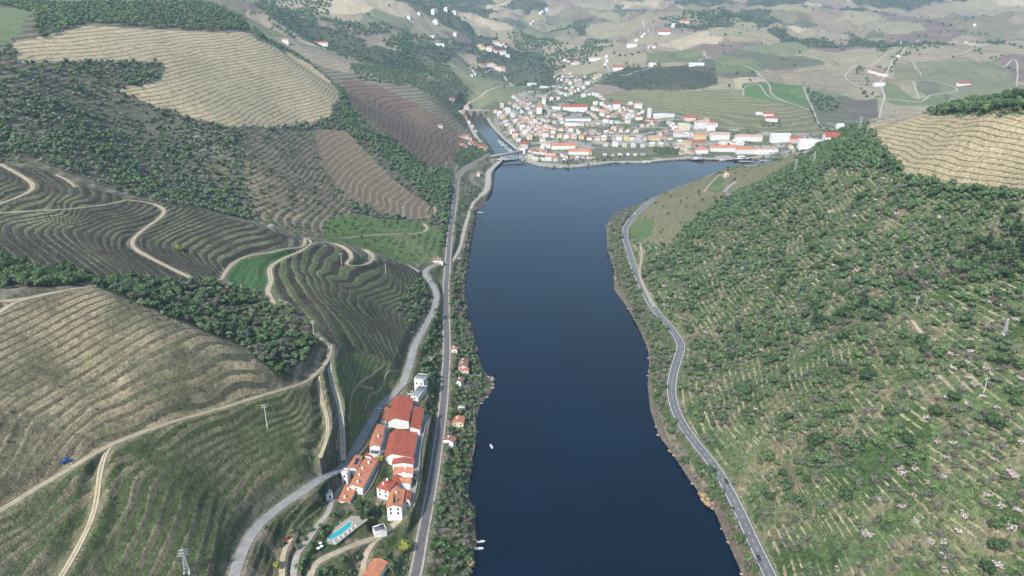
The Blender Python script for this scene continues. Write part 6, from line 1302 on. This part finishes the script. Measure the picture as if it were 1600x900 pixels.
# ------------------------------------------------------------ plant everything
def plant_all():
    BX = np.array([(b[0], b[1], b[2]) for b in BLOCK]) if BLOCK else np.zeros((0, 3))
    PHR = {'evergreen_tree': ('rounded dark green tree', 'tree'), 'olive_tree': ('grey green olive tree', 'olive tree'), 'almond_tree': ('almond tree in pale pink blossom', 'almond tree'), 'bare_tree': ('leafless brown tree', 'bare tree'),
           'pine_tree': ('tall dark conifer', 'conifer'), 'shrub': ('low green shrub', 'shrub')}
    for kind, L in PLANTS.items():
        if not L: continue
        A = np.array([l[:3] for l in L]); ph_ = np.array([l[3] for l in L], object); z = sample(H2, A[:, 0], A[:, 1])
        keep = np.ones(len(A), bool)
        for bx, by, br in BX: keep &= np.hypot(A[:, 0] - bx, A[:, 1] - by) > br
        A = A[keep]; ph_ = ph_[keep]; z = z[keep]
        d = np.sqrt(A[:, 0] ** 2 + A[:, 1] ** 2 + (z - CAMZ) ** 2); px, py = proj(A[:, 0], A[:, 1], z); inside = (px > -8) & (px < 1608) & (py > 0) & (py < 915)
        # seen, not behind a hill
        vis = np.ones(len(A), bool); t = np.linspace(.25, .985, 60)
        for q in t: vis &= sample(H2, A[:, 0] * q, A[:, 1] * q) < CAMZ + (z + 3 - CAMZ) * q + 1.0
        size = A[:, 2] / d * (inside & vis); order = np.argsort(-size); ind = order[:min(300, int((size > 0).sum()))]; rest = order[len(ind):]
        fc, cat = PHR[kind]
        TV = [crown_near(kind, 100 + s) for s in range(5)]; KV = [TRUNK[kind](50 + s) for s in range(3)]
        base = {}
        for s in range(5):
            for u in range(1):
                base[s] = (bpy.data.meshes.new('crown'), bpy.data.meshes.new('trunk'))
        protos = []
        for s in range(5):
            root = bpy.data.objects.new(kind, None)
            c = link_mesh('crown', *TV[s], [MF[kind]]); k = link_mesh('trunk', *KV[s % 3], [BARK]); bpy.context.scene.collection.objects.unlink(c); bpy.context.scene.collection.objects.unlink(k); protos.append((c, k))
        for i in ind:
            s = int(rng.integers(5)); root = bpy.data.objects.new(kind, None); COL.objects.link(root); root.empty_display_size = .5
            sc = float(A[i, 2]); root.location = (A[i, 0], A[i, 1], z[i] - .1); root.rotation_euler = (0, 0, float(rng.uniform(0, 6.28))); f = float(rng.uniform(.85, 1.15)); root.scale = (sc * f, sc / f * float(rng.uniform(.9, 1.1)), sc * float(rng.uniform(.85, 1.15)))
            root['label'] = f'{fc} {ph_[i]}'; root['category'] = cat; root['group'] = f'{cat}s {ph_[i]}'
            for m in protos[s]:
                q = m.copy(); q.name = 'crown' if m.name.startswith('crown') else 'trunk'; q.parent = root; COL.objects.link(q)
        for c, k in protos: bpy.data.objects.remove(c); bpy.data.objects.remove(k)
        if len(rest):
            FV = [crown_far(kind, 200 + s) for s in range(6)]; v = rng.integers(0, 6, len(rest)); VV = []; FF = []; TT = []; b = 0
            for s in range(6):
                r = rest[v == s]
                if not len(r): continue
                V, F = FV[s]; a = rng.uniform(0, 6.28, len(r)); ca, sa = np.cos(a)[:, None], np.sin(a)[:, None]; sc = A[r, 2][:, None]; sz = sc * rng.uniform(.8, 1.2, (len(r), 1))
                X = (V[:, 0] * ca - V[:, 1] * sa) * sc + A[r, 0][:, None]; Y = (V[:, 0] * sa + V[:, 1] * ca) * sc + A[r, 1][:, None]; Z = V[:, 2] * sz + z[r][:, None] - .1
                VV.append(np.stack([X, Y, Z], -1).reshape(-1, 3)); FF.append((F[None] + (np.arange(len(r)) * len(V))[:, None, None] + b).reshape(-1, 4)); b += len(r) * len(V)
                TT.append(np.repeat(rng.random(len(r)), len(V)))
            o = link_mesh({'evergreen_tree': 'woodland', 'olive_tree': 'olive_grove', 'almond_tree': 'almond_grove', 'bare_tree': 'bare_woodland', 'shrub': 'scrub', 'pine_tree': 'conifer_wood'}.get(kind, 'woodland'), np.concatenate(VV), np.concatenate(FF), [MFA[kind]])
            fattr(o.data, 'tone', np.concatenate(TT)); o['kind'] = 'stuff'; o['label'] = {'evergreen_tree': 'countless dark green trees covering the more distant slopes', 'olive_tree': 'countless grey green olive trees on the terraces further off', 'almond_tree': 'more distant pale blossoming almond trees',
                'bare_tree': 'more distant leafless brown trees', 'shrub': 'low scrub and weeds scattered over the slopes', 'pine_tree': 'more distant dark conifers'}.get(kind, 'distant trees'); o['category'] = 'vegetation'
        print(kind, len(ind), len(rest))
plant_all()
